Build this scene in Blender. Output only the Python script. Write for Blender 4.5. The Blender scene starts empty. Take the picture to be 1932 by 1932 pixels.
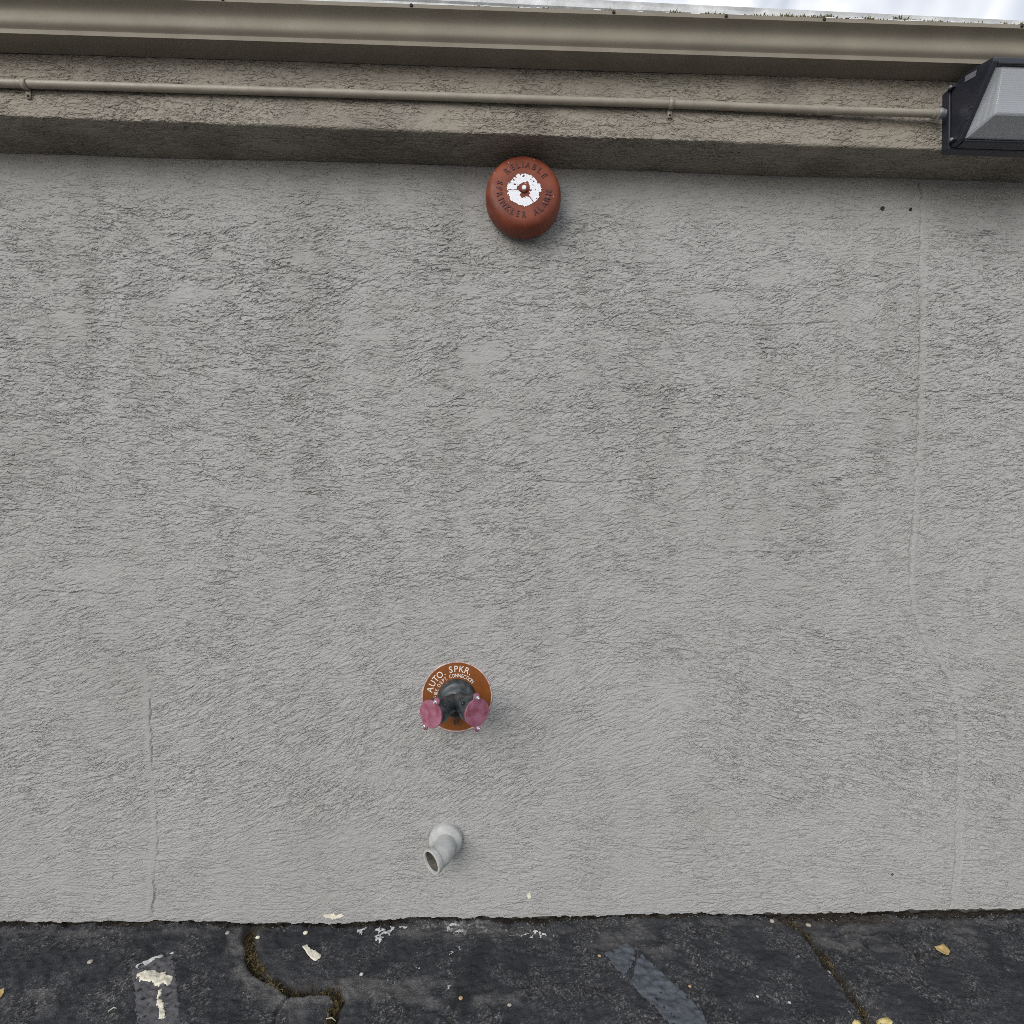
import bpy, math, random
import numpy as np
from mathutils import Vector, Matrix

random.seed(7)
RNG = np.random.default_rng(11)
rad = math.radians
sc = bpy.context.scene
C = sc.collection

# ------------------------------------------------------------------ camera
F_PX = 1000.0          # focal length for a picture 1932 wide
HALF = 966.0
D = 1.80               # metres from lens to wall
YAW = rad(1.72)        # turned slightly to the right
ROLL = rad(0.55)
fwd = Vector((math.sin(YAW), math.cos(YAW), 0))
r0 = Vector((math.cos(YAW), -math.sin(YAW), 0))
u0 = Vector((0, 0, 1))
right = r0 * math.cos(ROLL) + u0 * math.sin(ROLL)
up = -r0 * math.sin(ROLL) + u0 * math.cos(ROLL)


def ray(u, v):
    return fwd + right * ((u - HALF) / F_PX) - up * ((v - HALF) / F_PX)


_d = ray(966, 1727)
H = -_d.z / _d.y * D
CAM = Vector((0, -D, H))


def P(u, v, y=0.0):
    """point of the plane at depth y (wall = 0, towards the viewer negative)"""
    d = ray(u, v)
    return CAM + d * ((y - CAM.y) / d.y)


def G(u, v, z=0.0):
    """point of the ground"""
    d = ray(u, v)
    return CAM + d * ((z - CAM.z) / d.z)


cd = bpy.data.cameras.new('camera')
cam = bpy.data.objects.new('camera', cd)
C.objects.link(cam)
cam.matrix_world = Matrix(((right.x, up.x, -fwd.x, CAM.x), (right.y, up.y, -fwd.y, CAM.y),
                           (right.z, up.z, -fwd.z, CAM.z), (0, 0, 0, 1)))
cd.sensor_fit = 'HORIZONTAL'
cd.sensor_width = 36.0
cd.lens = 36.0 * F_PX / 1932.0
cd.clip_start = 0.02
cd.clip_end = 2000
sc.camera = cam

# ------------------------------------------------------------------ sky and sun
SUN_EL, SUN_AZ = rad(27), rad(-34)      # soft sun behind cloud, high, over the viewer's left shoulder
world = bpy.data.worlds.new('World')
sc.world = world
world.use_nodes = True
nt = world.node_tree
nt.nodes.clear()
w_out = nt.nodes.new('ShaderNodeOutputWorld')
w_bg = nt.nodes.new('ShaderNodeBackground')
w_bg.inputs['Strength'].default_value = 0.10
sky = nt.nodes.new('ShaderNodeTexSky')
sky.sky_type = 'NISHITA'
sky.sun_disc = False
sky.sun_elevation = SUN_EL
sky.sun_rotation = math.pi + SUN_AZ * -1
sky.dust_density = 1.0
w_tc = nt.nodes.new('ShaderNodeTexCoord')
w_n = nt.nodes.new('ShaderNodeTexNoise')
w_n.inputs['Scale'].default_value = 7.0
w_n.inputs['Detail'].default_value = 3.0
w_n.inputs['Distortion'].default_value = 0.4
w_r = nt.nodes.new('ShaderNodeValToRGB')
w_r.color_ramp.elements[0].position = 0.36
w_r.color_ramp.elements[0].color = (0.20, 0.20, 0.20, 1)
w_r.color_ramp.elements[1].position = 0.62
w_r.color_ramp.elements[1].color = (0.98, 0.98, 0.98, 1)
w_m = nt.nodes.new('ShaderNodeMix')
w_m.data_type = 'RGBA'
w_m.inputs[7].default_value = (8.3, 8.4, 8.6, 1)
nt.links.new(w_tc.outputs['Generated'], w_n.inputs['Vector'])
nt.links.new(w_n.outputs['Fac'], w_r.inputs['Fac'])
nt.links.new(w_r.outputs['Color'], w_m.inputs[0])
nt.links.new(sky.outputs['Color'], w_m.inputs[6])
nt.links.new(w_m.outputs[2], w_bg.inputs['Color'])
nt.links.new(w_bg.outputs['Background'], w_out.inputs['Surface'])

sun_d = bpy.data.lights.new('sun', 'SUN')
sun_d.energy = 1.3
sun_d.angle = rad(40)
sun_d.color = (1.0, 0.97, 0.92)
sun = bpy.data.objects.new('sun', sun_d)
C.objects.link(sun)
# direction towards the light: up, towards the viewer, to the left
to_sun = Vector((math.sin(SUN_AZ) * math.cos(SUN_EL), -math.cos(SUN_AZ) * math.cos(SUN_EL), math.sin(SUN_EL)))
sun.rotation_euler = to_sun.to_track_quat('Z', 'Y').to_euler()
sun.location = to_sun * 30

vs = sc.view_settings
vs.view_transform = 'Standard'
vs.look = 'None'
vs.exposure = 0.54
vs.gamma = 1.0
vs.use_curve_mapping = False
try:
    sc.cycles.use_denoising = False
    sc.cycles.filter_width = 0.85
    sc.cycles.max_bounces = 5
    sc.cycles.diffuse_bounces = 3
except Exception:
    pass


# ------------------------------------------------------------------ materials
def principled(name):
    m = bpy.data.materials.new(name)
    m.use_nodes = True
    n = m.node_tree.nodes
    return m, m.node_tree, n['Principled BSDF']


def node(t, kind, **inp):
    n = t.nodes.new(kind)
    for k, v in inp.items():
        n.inputs[k.replace('_', ' ')].default_value = v
    return n


def obj_coord(t):
    return t.nodes.new('ShaderNodeTexCoord').outputs['Object']


def mixcol(t, fac, a, b, blend='MIX'):
    m = t.nodes.new('ShaderNodeMix')
    m.data_type = 'RGBA'
    m.blend_type = blend
    for sock, val in ((m.inputs[0], fac), (m.inputs[6], a), (m.inputs[7], b)):
        if isinstance(val, bpy.types.NodeSocket):
            t.links.new(val, sock)
        elif isinstance(val, (int, float)):
            sock.default_value = val
        else:
            sock.default_value = (*val, 1) if len(val) == 3 else val
    return m.outputs[2]


def ramp(t, fac, stops):
    r = t.nodes.new('ShaderNodeValToRGB')
    els = r.color_ramp.elements
    while len(els) < len(stops):
        els.new(0.5)
    for e, (p, c) in zip(els, stops):
        e.position = p
        e.color = (c, c, c, 1) if isinstance(c, (int, float)) else (*c, 1)
    t.links.new(fac, r.inputs['Fac'])
    return r.outputs['Color']


def noise(t, scale, detail=4.0, vec=None, rough=0.55):
    n = node(t, 'ShaderNodeTexNoise', Scale=scale, Detail=detail, Roughness=rough)
    t.links.new(vec if vec is not None else obj_coord(t), n.inputs['Vector'])
    return n.outputs['Fac']


def bump(t, bsdf, height, strength=0.3, dist=0.002):
    b = node(t, 'ShaderNodeBump', Strength=strength, Distance=dist)
    t.links.new(height, b.inputs['Height'])
    t.links.new(b.outputs['Normal'], bsdf.inputs['Normal'])


def attr(t, name):
    a = t.nodes.new('ShaderNodeAttribute')
    a.attribute_name = name
    return a.outputs['Fac']


def simple(name, col, rough=0.6, metal=0.0, var=0.15, scale=30.0, bstr=0.15, bscale=400.0, bdist=0.001, spec=0.5, col2=None):
    """a plain surface with mottled colour, uneven gloss and fine grain"""
    m, t, b = principled(name)
    n1 = noise(t, scale, 6.0)
    dark = tuple(c * (1 - var) for c in col)
    light = tuple(min(1, c * (1 + var)) for c in col) if col2 is None else col2
    t.links.new(ramp(t, n1, [(0.3, dark), (0.7, light)]), b.inputs['Base Color'])
    t.links.new(ramp(t, noise(t, scale * 2.3, 4.0), [(0.3, max(0.0, rough - 0.1)), (0.7, min(1.0, rough + 0.1))]), b.inputs['Roughness'])
    b.inputs['Metallic'].default_value = metal
    b.inputs['Specular IOR Level'].default_value = spec
    if bstr:
        bump(t, b, noise(t, bscale, 3.0), bstr, bdist)
    return m


def stucco_mat(name, col, stain, warm):
    m, t, b = principled(name)
    oc = obj_coord(t)
    mp = t.nodes.new('ShaderNodeMapping')
    mp.inputs['Scale'].default_value = (1.0, 1.0, 0.45)
    t.links.new(oc, mp.inputs['Vector'])
    big = noise(t, 4.5, 4.0, mp.outputs['Vector'], 0.65)
    c1 = mixcol(t, ramp(t, big, [(0.40, 0.0), (0.80, 1.0)]), col, warm)
    fine = noise(t, 380.0, 2.0, oc)
    c3 = mixcol(t, ramp(t, fine, [(0.35, 0.0), (0.75, 0.30)]), c1, tuple(c * 0.68 for c in col))
    # grime that settled on the rough trowelled plaster (attribute from the mesh)
    c4 = mixcol(t, attr(t, 'grime'), c3, stain)
    t.links.new(c4, b.inputs['Base Color'])
    b.inputs['Roughness'].default_value = 0.82
    b.inputs['Specular IOR Level'].default_value = 0.25
    # hair-thin torn lips and crumbs of the trowelled coat, finer than the mesh relief

    def mth(op, a_, b_=None, clamp=False):
        n_ = t.nodes.new('ShaderNodeMath')
        n_.operation = op
        n_.use_clamp = clamp
        for sock, val in ((n_.inputs[0], a_), (n_.inputs[1], b_)):
            if val is None:
                continue
            if isinstance(val, bpy.types.NodeSocket):
                t.links.new(val, sock)
            else:
                sock.default_value = val
        return n_.outputs[0]

    def torn(rot, sx, sz):
        mp_ = t.nodes.new('ShaderNodeMapping')
        mp_.vector_type = 'TEXTURE'
        mp_.inputs['Rotation'].default_value = (0, rot, 0)
        mp_.inputs['Scale'].default_value = (sx, 0.5, sz)
        t.links.new(oc, mp_.inputs['Vector'])
        n_ = node(t, 'ShaderNodeTexNoise', Scale=44.0, Detail=2.0, Roughness=0.50, Distortion=0.35)
        t.links.new(mp_.outputs['Vector'], n_.inputs['Vector'])
        f = n_.outputs['Fac']
        step = mth('MULTIPLY', mth('SUBTRACT', f, 0.50), 14.0)
        step = mth('ADD', step, 0.5, True)
        ln1 = mth('SUBTRACT', 1.0, mth('MULTIPLY', mth('ABSOLUTE', mth('SUBTRACT', f, 0.45)), 46.0), True)
        ln2 = mth('SUBTRACT', 1.0, mth('MULTIPLY', mth('ABSOLUTE', mth('SUBTRACT', f, 0.57)), 46.0), True)
        return mth('SUBTRACT', mth('MULTIPLY', step, 0.55), mth('ADD', ln1, ln2))

    h_flat = torn(0.0, 2.6, 0.80)
    h_up = torn(-0.38, 2.6, 0.80)
    h_dn = torn(0.32, 2.6, 0.80)
    lo_a, lo_b = attr(t, 'lean_up'), attr(t, 'lean_down')
    h = mth('MULTIPLY', h_flat, mth('SUBTRACT', 1.0, mth('ADD', lo_a, lo_b)))
    h = mth('ADD', h, mth('MULTIPLY', h_up, lo_a))
    h = mth('ADD', h, mth('MULTIPLY', h_dn, lo_b))
    h = mth('MULTIPLY', h, attr(t, 'coarse'))
    h = mth('ADD', h, mth('MULTIPLY', noise(t, 330.0, 2.0, oc, 0.7), 0.28))
    bump(t, b, h, 1.0, 0.0023)
    return m


M = {}
M['wall'] = stucco_mat('grey_painted_stucco', (0.374, 0.371, 0.365), (0.250, 0.245, 0.232), (0.340, 0.335, 0.324))
M['band'] = stucco_mat('tan_painted_stucco', (0.285, 0.260, 0.220), (0.175, 0.158, 0.134), (0.290, 0.258, 0.212))
M['gutter'] = simple('taupe_gutter_enamel', (0.222, 0.200, 0.160), 0.68, 0.0, 0.10, 8.0, 0.12, 900.0, 0.0006, spec=0.25)
M['conduit'] = simple('tan_painted_conduit', (0.285, 0.258, 0.212), 0.5, 0.0, 0.12, 25.0, 0.2, 500.0, 0.0008)
M['steel'] = simple('zinc_steel', (0.72, 0.74, 0.76), 0.38, 0.85, 0.2, 120.0, 0.1, 600.0, 0.0004)
M['roof_white'] = simple('weathered_white_roofing', (0.55, 0.56, 0.57), 0.7, 0.0, 0.3, 14.0, 0.5, 120.0, 0.003)
M['gong'] = simple('faded_red_enamel', (0.165, 0.036, 0.020), 0.52, 0.0, 0.25, 16.0, 0.4, 200.0, 0.0012, spec=0.3, col2=(0.245, 0.066, 0.034))
M['gong_letter'] = simple('shaded_red_enamel', (0.070, 0.015, 0.011), 0.5, 0.0, 0.2, 60.0)  # lettering in the gong's red, darkened to stand in for relief shading
M['flake_white'] = simple('flaking_white_decal', (0.74, 0.75, 0.80), 0.5, 0.0, 0.14, 180.0, 0.4, 420.0, 0.001)
M['plate'] = simple('rust_brown_enamel_plate', (0.190, 0.058, 0.010), 0.38, 0.0, 0.16, 30.0, 0.1, 500.0, 0.0005)
M['plate_rim'] = simple('worn_pale_rim', (0.50, 0.36, 0.34), 0.5, 0.0, 0.5, 90.0, 0.3, 300.0, 0.001)
M['plate_letter'] = simple('off_white_letter_paint', (0.72, 0.66, 0.62), 0.5, 0.0, 0.1, 150.0, 0.0)
M['iron'] = simple('black_weathered_casting', (0.030, 0.036, 0.040), 0.36, 0.2, 0.5, 45.0, 0.35, 160.0, 0.0012, col2=(0.078, 0.090, 0.096))
M['cap'] = simple('sun_faded_pink_red_cap', (0.300, 0.062, 0.100), 0.65, 0.0, 0.35, 45.0, 0.2, 300.0, 0.001, col2=(0.33, 0.135, 0.205))
M['drain'] = simple('pale_painted_pipe', (0.42, 0.425, 0.415), 0.75, 0.0, 0.16, 40.0, 0.5, 300.0, 0.0014, spec=0.25)
M['bore'] = simple('dark_pipe_bore', (0.13, 0.12, 0.10), 0.9, 0.0, 0.4, 60.0)  # inside of the outlet, darker than the pipe
M['housing'] = simple('dark_bronze_powder_coat', (0.018, 0.020, 0.030), 0.40, 0.0, 0.15, 30.0, 0.15, 700.0, 0.0005)
M['sticker'] = simple('grey_sticker', (0.16, 0.16, 0.18), 0.4, 0.0, 0.1, 80.0, 0.0)
M['reflector'] = simple('lamp_reflector', (0.62, 0.62, 0.63), 0.25, 0.6, 0.08, 30.0, 0.0)
M['lead'] = simple('hole_shadowed_plug', (0.035, 0.032, 0.03), 0.9, 0.0, 0.3, 200.0)
M['moss'] = simple('brown_moss', (0.085, 0.060, 0.026), 0.95, 0.0, 0.5, 60.0, 0.0, col2=(0.15, 0.11, 0.045))
M['moss_green'] = simple('olive_moss', (0.065, 0.060, 0.030), 0.95, 0.0, 0.5, 60.0, 0.0, col2=(0.15, 0.14, 0.05))
M['cream'] = simple('cream_road_paint', (0.70, 0.66, 0.54), 0.75, 0.0, 0.12, 90.0, 0.5, 260.0, 0.002)
M['white_paint'] = simple('chalky_white_paint', (0.50, 0.51, 0.50), 0.8, 0.0, 0.25, 120.0, 0.4, 300.0, 0.001)
M['grey_paint'] = simple('worn_grey_paint', (0.088, 0.087, 0.094), 0.85, 0.0, 0.35, 80.0, 0.6, 260.0, 0.002)
M['blue_paint'] = simple('blue_grey_stripe_paint', (0.076, 0.084, 0.100), 0.85, 0.0, 0.3, 55.0, 0.7, 260.0, 0.002)
M['leaf'] = simple('dry_yellow_leaf', (0.47, 0.31, 0.10), 0.6, 0.0, 0.3, 120.0, 0.3, 300.0, 0.001, col2=(0.62, 0.46, 0.20))
M['leaf_bright'] = simple('fresh_yellow_leaf', (0.66, 0.44, 0.07), 0.55, 0.0, 0.3, 90.0, 0.3, 300.0, 0.001, col2=(0.80, 0.70, 0.36))
M['pebble'] = simple('pale_pebble', (0.36, 0.32, 0.27), 0.8, 0.0, 0.3, 200.0, 0.3, 400.0, 0.001)
M['footing'] = simple('dirty_concrete_footing', (0.060, 0.055, 0.048), 0.95, 0.0, 0.4, 40.0, 0.4, 200.0, 0.003)
M['grit'] = simple('dark_grit', (0.10, 0.09, 0.075), 0.9, 0.0, 0.6, 150.0, 0.0, col2=(0.24, 0.21, 0.17))
M['chip'] = simple('dull_white_chip', (0.46, 0.46, 0.45), 0.8, 0.0, 0.2, 150.0, 0.0)
M['pebble_tan'] = simple('tan_pebble', (0.42, 0.29, 0.16), 0.8, 0.0, 0.25, 200.0, 0.3, 400.0, 0.001)


def lens_material():
    m, t, b = principled('prismatic_glass')
    b.inputs['Base Color'].default_value = (0.52, 0.55, 0.59, 1)
    b.inputs['Roughness'].default_value = 0.12
    b.inputs['IOR'].default_value = 1.48
    b.inputs['Transmission Weight'].default_value = 0.45
    oc = obj_coord(t)
    hs = []
    for dirn, s in (('X', 58.0), ('Z', 58.0)):
        w = node(t, 'ShaderNodeTexWave', Scale=s)
        w.bands_direction = dirn
        t.links.new(oc, w.inputs['Vector'])
        hs.append(w.outputs['Fac'])
    a = t.nodes.new('ShaderNodeMath')
    t.links.new(hs[0], a.inputs[0])
    t.links.new(hs[1], a.inputs[1])
    bump(t, b, a.outputs[0], 0.12, 0.002)
    return m


M['lens'] = lens_material()


def asphalt_material():
    m, t, b = principled('cracked_asphalt')
    oc = obj_coord(t)
    base = mixcol(t, ramp(t, noise(t, 7.0, 6.0, oc, 0.65), [(0.35, 0.0), (0.68, 1.0)]), (0.016, 0.018, 0.022), (0.038, 0.041, 0.047))
    # exposed aggregate: each stone its own tone
    vo = node(t, 'ShaderNodeTexVoronoi', Scale=210.0)
    vo.feature = 'F1'
    t.links.new(oc, vo.inputs['Vector'])
    sep = t.nodes.new('ShaderNodeSeparateColor')
    t.links.new(vo.outputs['Color'], sep.inputs['Color'])
    stone_on = ramp(t, sep.outputs[0], [(0.40, 0.0), (0.50, 0.6), (0.95, 0.8), (0.98, 1.0)])
    stone_col = ramp(t, sep.outputs[1], [(0.0, (0.045, 0.045, 0.047)), (0.6, (0.115, 0.110, 0.108)), (0.93, (0.19, 0.182, 0.175)), (1.0, (0.32, 0.31, 0.30))])
    wear = attr(t, 'wear')
    mul = t.nodes.new('ShaderNodeMath')
    mul.operation = 'MULTIPLY'
    wn = ramp(t, noise(t, 9.0, 5.0, oc), [(0.42, 0.04), (0.60, 0.9)])
    t.links.new(stone_on, mul.inputs[0])
    t.links.new(wn, mul.inputs[1])
    c = mixcol(t, mul.outputs[0], base, stone_col)
    worn = mixcol(t, ramp(t, noise(t, 120.0, 4.0, oc), [(0.3, 0.0), (0.7, 1.0)]), (0.085, 0.083, 0.083), (0.155, 0.150, 0.148))
    c = mixcol(t, wear, c, worn)
    c = mixcol(t, attr(t, 'soil'), c, (0.034, 0.026, 0.017))
    # unseen lot further out, paled to bounce light onto band and wall
    c = mixcol(t, attr(t, 'bounce_lot'), c, (0.20, 0.197, 0.190))
    t.links.new(c, b.inputs['Base Color'])
    b.inputs['Roughness'].default_value = 0.8
    b.inputs['Specular IOR Level'].default_value = 0.35
    add = t.nodes.new('ShaderNodeMath')
    t.links.new(noise(t, 420.0, 3.0, oc), add.inputs[0])
    t.links.new(vo.outputs['Distance'], add.inputs[1])
    bump(t, b, add.outputs[0], 0.8, 0.003)
    return m


M['asphalt'] = asphalt_material()


# ------------------------------------------------------------------ mesh helpers
def tag(o, label=None, cat=None, group=None, kind=None):
    if label:
        o['label'] = label
    if cat:
        o['category'] = cat
    if group:
        o['group'] = group
    if kind:
        o['kind'] = kind
    return o


def empty(name, loc, label=None, cat=None, group=None):
    o = bpy.data.objects.new(name, None)
    o.empty_display_size = 0.05
    C.objects.link(o)
    o.location = loc
    o['_base'] = tuple(loc)
    return tag(o, label, cat, group)


def base_of(parent):
    v = Vector((0, 0, 0))
    while parent is not None:
        v += parent.location
        parent = parent.parent
    return v


def obj(name, verts, faces, mat, parent=None, smooth=True, angle=35, loc=None):
    """one mesh object; verts in world space"""
    off = base_of(parent)
    l = Vector(loc) - off if loc is not None else Vector((0, 0, 0))
    tot = off + l
    me = bpy.data.meshes.new(name)
    me.from_pydata([(v[0] - tot.x, v[1] - tot.y, v[2] - tot.z) for v in verts], [], faces)
    me.validate()
    me.materials.append(M[mat] if isinstance(mat, str) else mat)
    if smooth:
        me.shade_smooth()
        me.set_sharp_from_angle(angle=rad(angle))
    o = bpy.data.objects.new(name, me)
    C.objects.link(o)
    o.parent = parent
    o.location = l
    return o


class MB:
    def __init__(self):
        self.v, self.f = [], []

    def add(self, vs_, fs_):
        n = len(self.v)
        self.v += [tuple(p) for p in vs_]
        self.f += [tuple(i + n for i in f) for f in fs_]
        return self

    def box(self, x0, x1, y0, y1, z0, z1):
        v = [(x, y, z) for x in (x0, x1) for y in (y0, y1) for z in (z0, z1)]
        return self.add(v, [(0, 1, 3, 2), (4, 6, 7, 5), (0, 4, 5, 1), (2, 3, 7, 6), (0, 2, 6, 4), (1, 5, 7, 3)])

    def lathe(self, prof, origin, axis, seg=48, a_ref=None, cap0=False, cap1=False, squash=1.0):
        """prof: (radius, distance along axis)"""
        axis = Vector(axis).normalized()
        ref = Vector(a_ref) if a_ref else (Vector((0, 0, 1)) if abs(axis.z) < 0.9 else Vector((1, 0, 0)))
        e1 = (ref - axis * ref.dot(axis)).normalized()
        e2 = axis.cross(e1)
        o = Vector(origin)
        vs_ = []
        for r, h in prof:
            for k in range(seg):
                a = 2 * math.pi * k / seg
                vs_.append(o + axis * h + e1 * (r * math.cos(a)) + e2 * (r * math.sin(a)))
        fs_ = []
        for i in range(len(prof) - 1):
            for k in range(seg):
                k2 = (k + 1) % seg
                fs_.append((i * seg + k, i * seg + k2, (i + 1) * seg + k2, (i + 1) * seg + k))
        if cap0:
            fs_.append(tuple(reversed(range(seg))))
        if cap1:
            b = (len(prof) - 1) * seg
            fs_.append(tuple(range(b, b + seg)))
        return self.add(vs_, fs_)

    def tube(self, path, radii, seg=24, caps=True):
        pts = [Vector(p) for p in path]
        if not isinstance(radii, (list, tuple)):
            radii = [radii] * len(pts)
        vs_, e1 = [], None
        for i, p in enumerate(pts):
            t = (pts[min(i + 1, len(pts) - 1)] - pts[max(i - 1, 0)]).normalized()
            if e1 is None:
                ref = Vector((0, 0, 1)) if abs(t.z) < 0.9 else Vector((1, 0, 0))
                e1 = ref
            e1 = (e1 - t * e1.dot(t)).normalized()
            e2 = t.cross(e1)
            for k in range(seg):
                a = 2 * math.pi * k / seg
                vs_.append(p + e1 * (radii[i] * math.cos(a)) + e2 * (radii[i] * math.sin(a)))
        fs_ = []
        for i in range(len(pts) - 1):
            for k in range(seg):
                k2 = (k + 1) % seg
                fs_.append((i * seg + k, i * seg + k2, (i + 1) * seg + k2, (i + 1) * seg + k))
        if caps:
            fs_.append(tuple(reversed(range(seg))))
            b = (len(pts) - 1) * seg
            fs_.append(tuple(range(b, b + seg)))
        return self.add(vs_, fs_)

    def prism(self, poly, vec):
        """closed polygon (3-D points) swept along vec"""
        n = len(poly)
        a = [Vector(p) for p in poly]
        b = [p + Vector(vec) for p in a]
        fs_ = [tuple(range(n)), tuple(reversed(range(n, 2 * n)))]
        for i in range(n):
            j = (i + 1) % n
            fs_.append((i, n + i, n + j, j))
        return self.add(a + b, fs_)

    def build(self, name, mat, parent=None, smooth=True, angle=35, loc=None):
        return obj(name, self.v, self.f, mat, parent, smooth, angle, loc)


def grid_mesh(name, X, Y, Z, mat, parent=None, attrs=None, flip=False, keep=None, smooth=True):
    nr, nc = X.shape
    co = np.stack([X, Y, Z], -1).reshape(-1, 3).astype(np.float32)
    idx = np.arange(nr * nc, dtype=np.int32).reshape(nr, nc)
    q = np.stack([idx[:-1, :-1], idx[:-1, 1:], idx[1:, 1:], idx[1:, :-1]], -1).reshape(-1, 4)
    if keep is not None:
        q = q[keep.reshape(-1)]
        used = np.unique(q)
        remap = np.zeros(nr * nc, np.int32)
        remap[used] = np.arange(len(used))
        q = remap[q]
        co = co[used]
    if flip:
        q = q[:, ::-1]
    me = bpy.data.meshes.new(name)
    me.vertices.add(len(co))
    me.vertices.foreach_set('co', co.ravel())
    me.loops.add(q.size)
    me.loops.foreach_set('vertex_index', np.ascontiguousarray(q).ravel())
    me.polygons.add(len(q))
    me.polygons.foreach_set('loop_start', np.arange(0, q.size, 4, dtype=np.int32))
    me.polygons.foreach_set('use_smooth', np.full(len(q), smooth, dtype=bool))
    me.update(calc_edges=True)
    for k, a in (attrs or {}).items():
        at = me.attributes.new(k, 'FLOAT', 'POINT')
        at.data.foreach_set('value', np.ascontiguousarray(a, dtype=np.float32).ravel())
    me.materials.append(M[mat])
    o = bpy.data.objects.new(name, me)
    C.objects.link(o)
    o.parent = parent
    return o


def fnoise(shape, sr, sc_, seed):
    """smooth random field, standard deviation 1; sr, sc_ = blur radius in rows / columns"""
    g = np.random.default_rng(seed)
    w = g.standard_normal(shape).astype(np.float32)
    fr = np.fft.fftfreq(shape[0])[:, None]
    fc = np.fft.rfftfreq(shape[1])[None, :]
    k = np.exp(-2 * (np.pi ** 2) * ((fr * sr) ** 2 + (fc * sc_) ** 2))
    out = np.fft.irfft2(np.fft.rfft2(w) * k, s=shape).astype(np.float32)
    return out / out.std()


def highpass(a, s):
    fr = np.fft.fftfreq(a.shape[0])[:, None]
    fc = np.fft.rfftfreq(a.shape[1])[None, :]
    k = 1 - np.exp(-2 * (np.pi ** 2) * ((fr * s) ** 2 + (fc * s) ** 2))
    out = np.fft.irfft2(np.fft.rfft2(a) * k, s=a.shape).astype(np.float32)
    return out / out.std()


def lic(N, ang, half, step_c, step_r):
    """smear the noise N along the trowel direction ang (radians, + = up to the right)"""
    nr, nc = N.shape
    R0, C0 = np.meshgrid(np.arange(nr, dtype=np.float32), np.arange(nc, dtype=np.float32), indexing='ij')
    cs, sn = np.cos(ang) * step_c, np.sin(ang) * step_r
    acc = N.copy()
    wsum = 1.0
    for sgn in (1, -1):
        r, c = R0.copy(), C0.copy()
        for k in range(1, half + 1):
            ri = np.clip(r, 0, nr - 1).astype(np.int32)
            ci = np.clip(c, 0, nc - 1).astype(np.int32)
            c += sgn * cs[ri, ci]
            r += sgn * sn[ri, ci]
            ri = np.clip(r + 0.5, 0, nr - 1).astype(np.int32)
            ci = np.clip(c + 0.5, 0, nc - 1).astype(np.int32)
            wgt = 0.5 + 0.5 * math.cos(math.pi * k / (half + 1))
            acc += wgt * N[ri, ci]
            wsum += wgt
    acc -= acc.mean()
    return acc / acc.std()


def sstep(a, lo, hi):
    t = np.clip((a - lo) / (hi - lo), 0, 1)
    return t * t * (3 - 2 * t)


def seg_dist(X, Y, pts):
    d = np.full(X.shape, 1e9, np.float32)
    for (x0, y0), (x1, y1) in zip(pts[:-1], pts[1:]):
        dx, dy = x1 - x0, y1 - y0
        L = dx * dx + dy * dy + 1e-12
        t = np.clip(((X - x0) * dx + (Y - y0) * dy) / L, 0, 1)
        d = np.minimum(d, np.hypot(X - x0 - t * dx, Y - y0 - t * dy))
    return d


# ------------------------------------------------------------------ levels taken off the picture
BAND = 0.16                                    # how far the band stands out


def line(u_a, v_a, u_b, v_b, y):
    a, b = P(u_a, v_a, y), P(u_b, v_b, y)
    s = (b.z - a.z) / (b.x - a.x)
    return lambda x: a.z + s * (x - a.x)


Z_JOIN = line(0, 288, 1932, 345, 0.0)          # band meets wall
Z_BAND = line(0, 218, 1770, 283, -BAND)        # lower front edge of the band
Z_GUT = line(0, 62, 1614, 113, -BAND - 0.070)  # lower front edge of the gutter
X_MIN, X_MAX = -2.35, 2.45

# ------------------------------------------------------------------ building
bld = empty('building', (0, 0, 0), 'grey stucco building wall with a tan projecting band below its roof edge', 'building')

# --- wall: trowelled stucco relief as real geometry
DX, DZ = 0.0040, 0.0026
xs = np.arange(X_MIN, X_MAX, DX, dtype=np.float32)
zs = np.arange(-0.06, 2.62, DZ, dtype=np.float32)
XX, ZZ = np.meshgrid(xs, zs)
SH = XX.shape


def wall_xy(u, v):
    p = P(u, v, 0)
    return p.x, p.z


# direction of the trowel strokes
t_low = 1 - sstep(ZZ, 0.55, 1.75)
ang = 0.20 * fnoise(SH, 60, 50, 1) + 0.08
lowdir = 0.36 - 0.72 * sstep(XX + 0.10 * fnoise(SH, 60, 60, 2), 0.45, 0.95) * (1 - 0.6 * sstep(ZZ, 0.9, 1.3)) + 0.20 * fnoise(SH, 45, 45, 3)
floor_t = 1 - sstep(ZZ, 0.12, 0.45)
ang = ang * (1 - t_low) + lowdir * t_low * (1 - 0.8 * floor_t)
ang = (ang + 0.20 * fnoise(SH, 9, 8, 20)).astype(np.float32)
tear = lic(fnoise(SH, 0.55, 0.45, 4), ang, 3, 1.0, 1.54)          # torn plaster
tear = highpass(tear + 0.75 * fnoise(SH, 1.0, 0.8, 5), 4.0)
tear2 = highpass(lic(fnoise(SH, 1.1, 1.0, 16), ang, 5, 1.1, 1.7) + 0.62 * fnoise(SH, 1.2, 1.0, 17), 8.0)
crease = highpass(lic(fnoise(SH, 1.3, 1.1, 6), ang, 6, 1.2, 1.85) + 0.65 * fnoise(SH, 1.1, 0.9, 7), 9.0)
stroke = lic(fnoise(SH, 0.5, 0.4, 8), ang, 8, 1.3, 2.0)
lump = fnoise(SH, 7, 8, 11)
lump2 = fnoise(SH, 2.5, 3, 25)
rough = np.clip(0.92 + 0.06 * fnoise(SH, 26, 34, 9) + 0.09 * fnoise(SH, 9, 12, 10) + 0.06 * fnoise(SH, 160, 9, 19), 0.15, 1.25)
rough *= (1 - 0.40 * floor_t)
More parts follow.
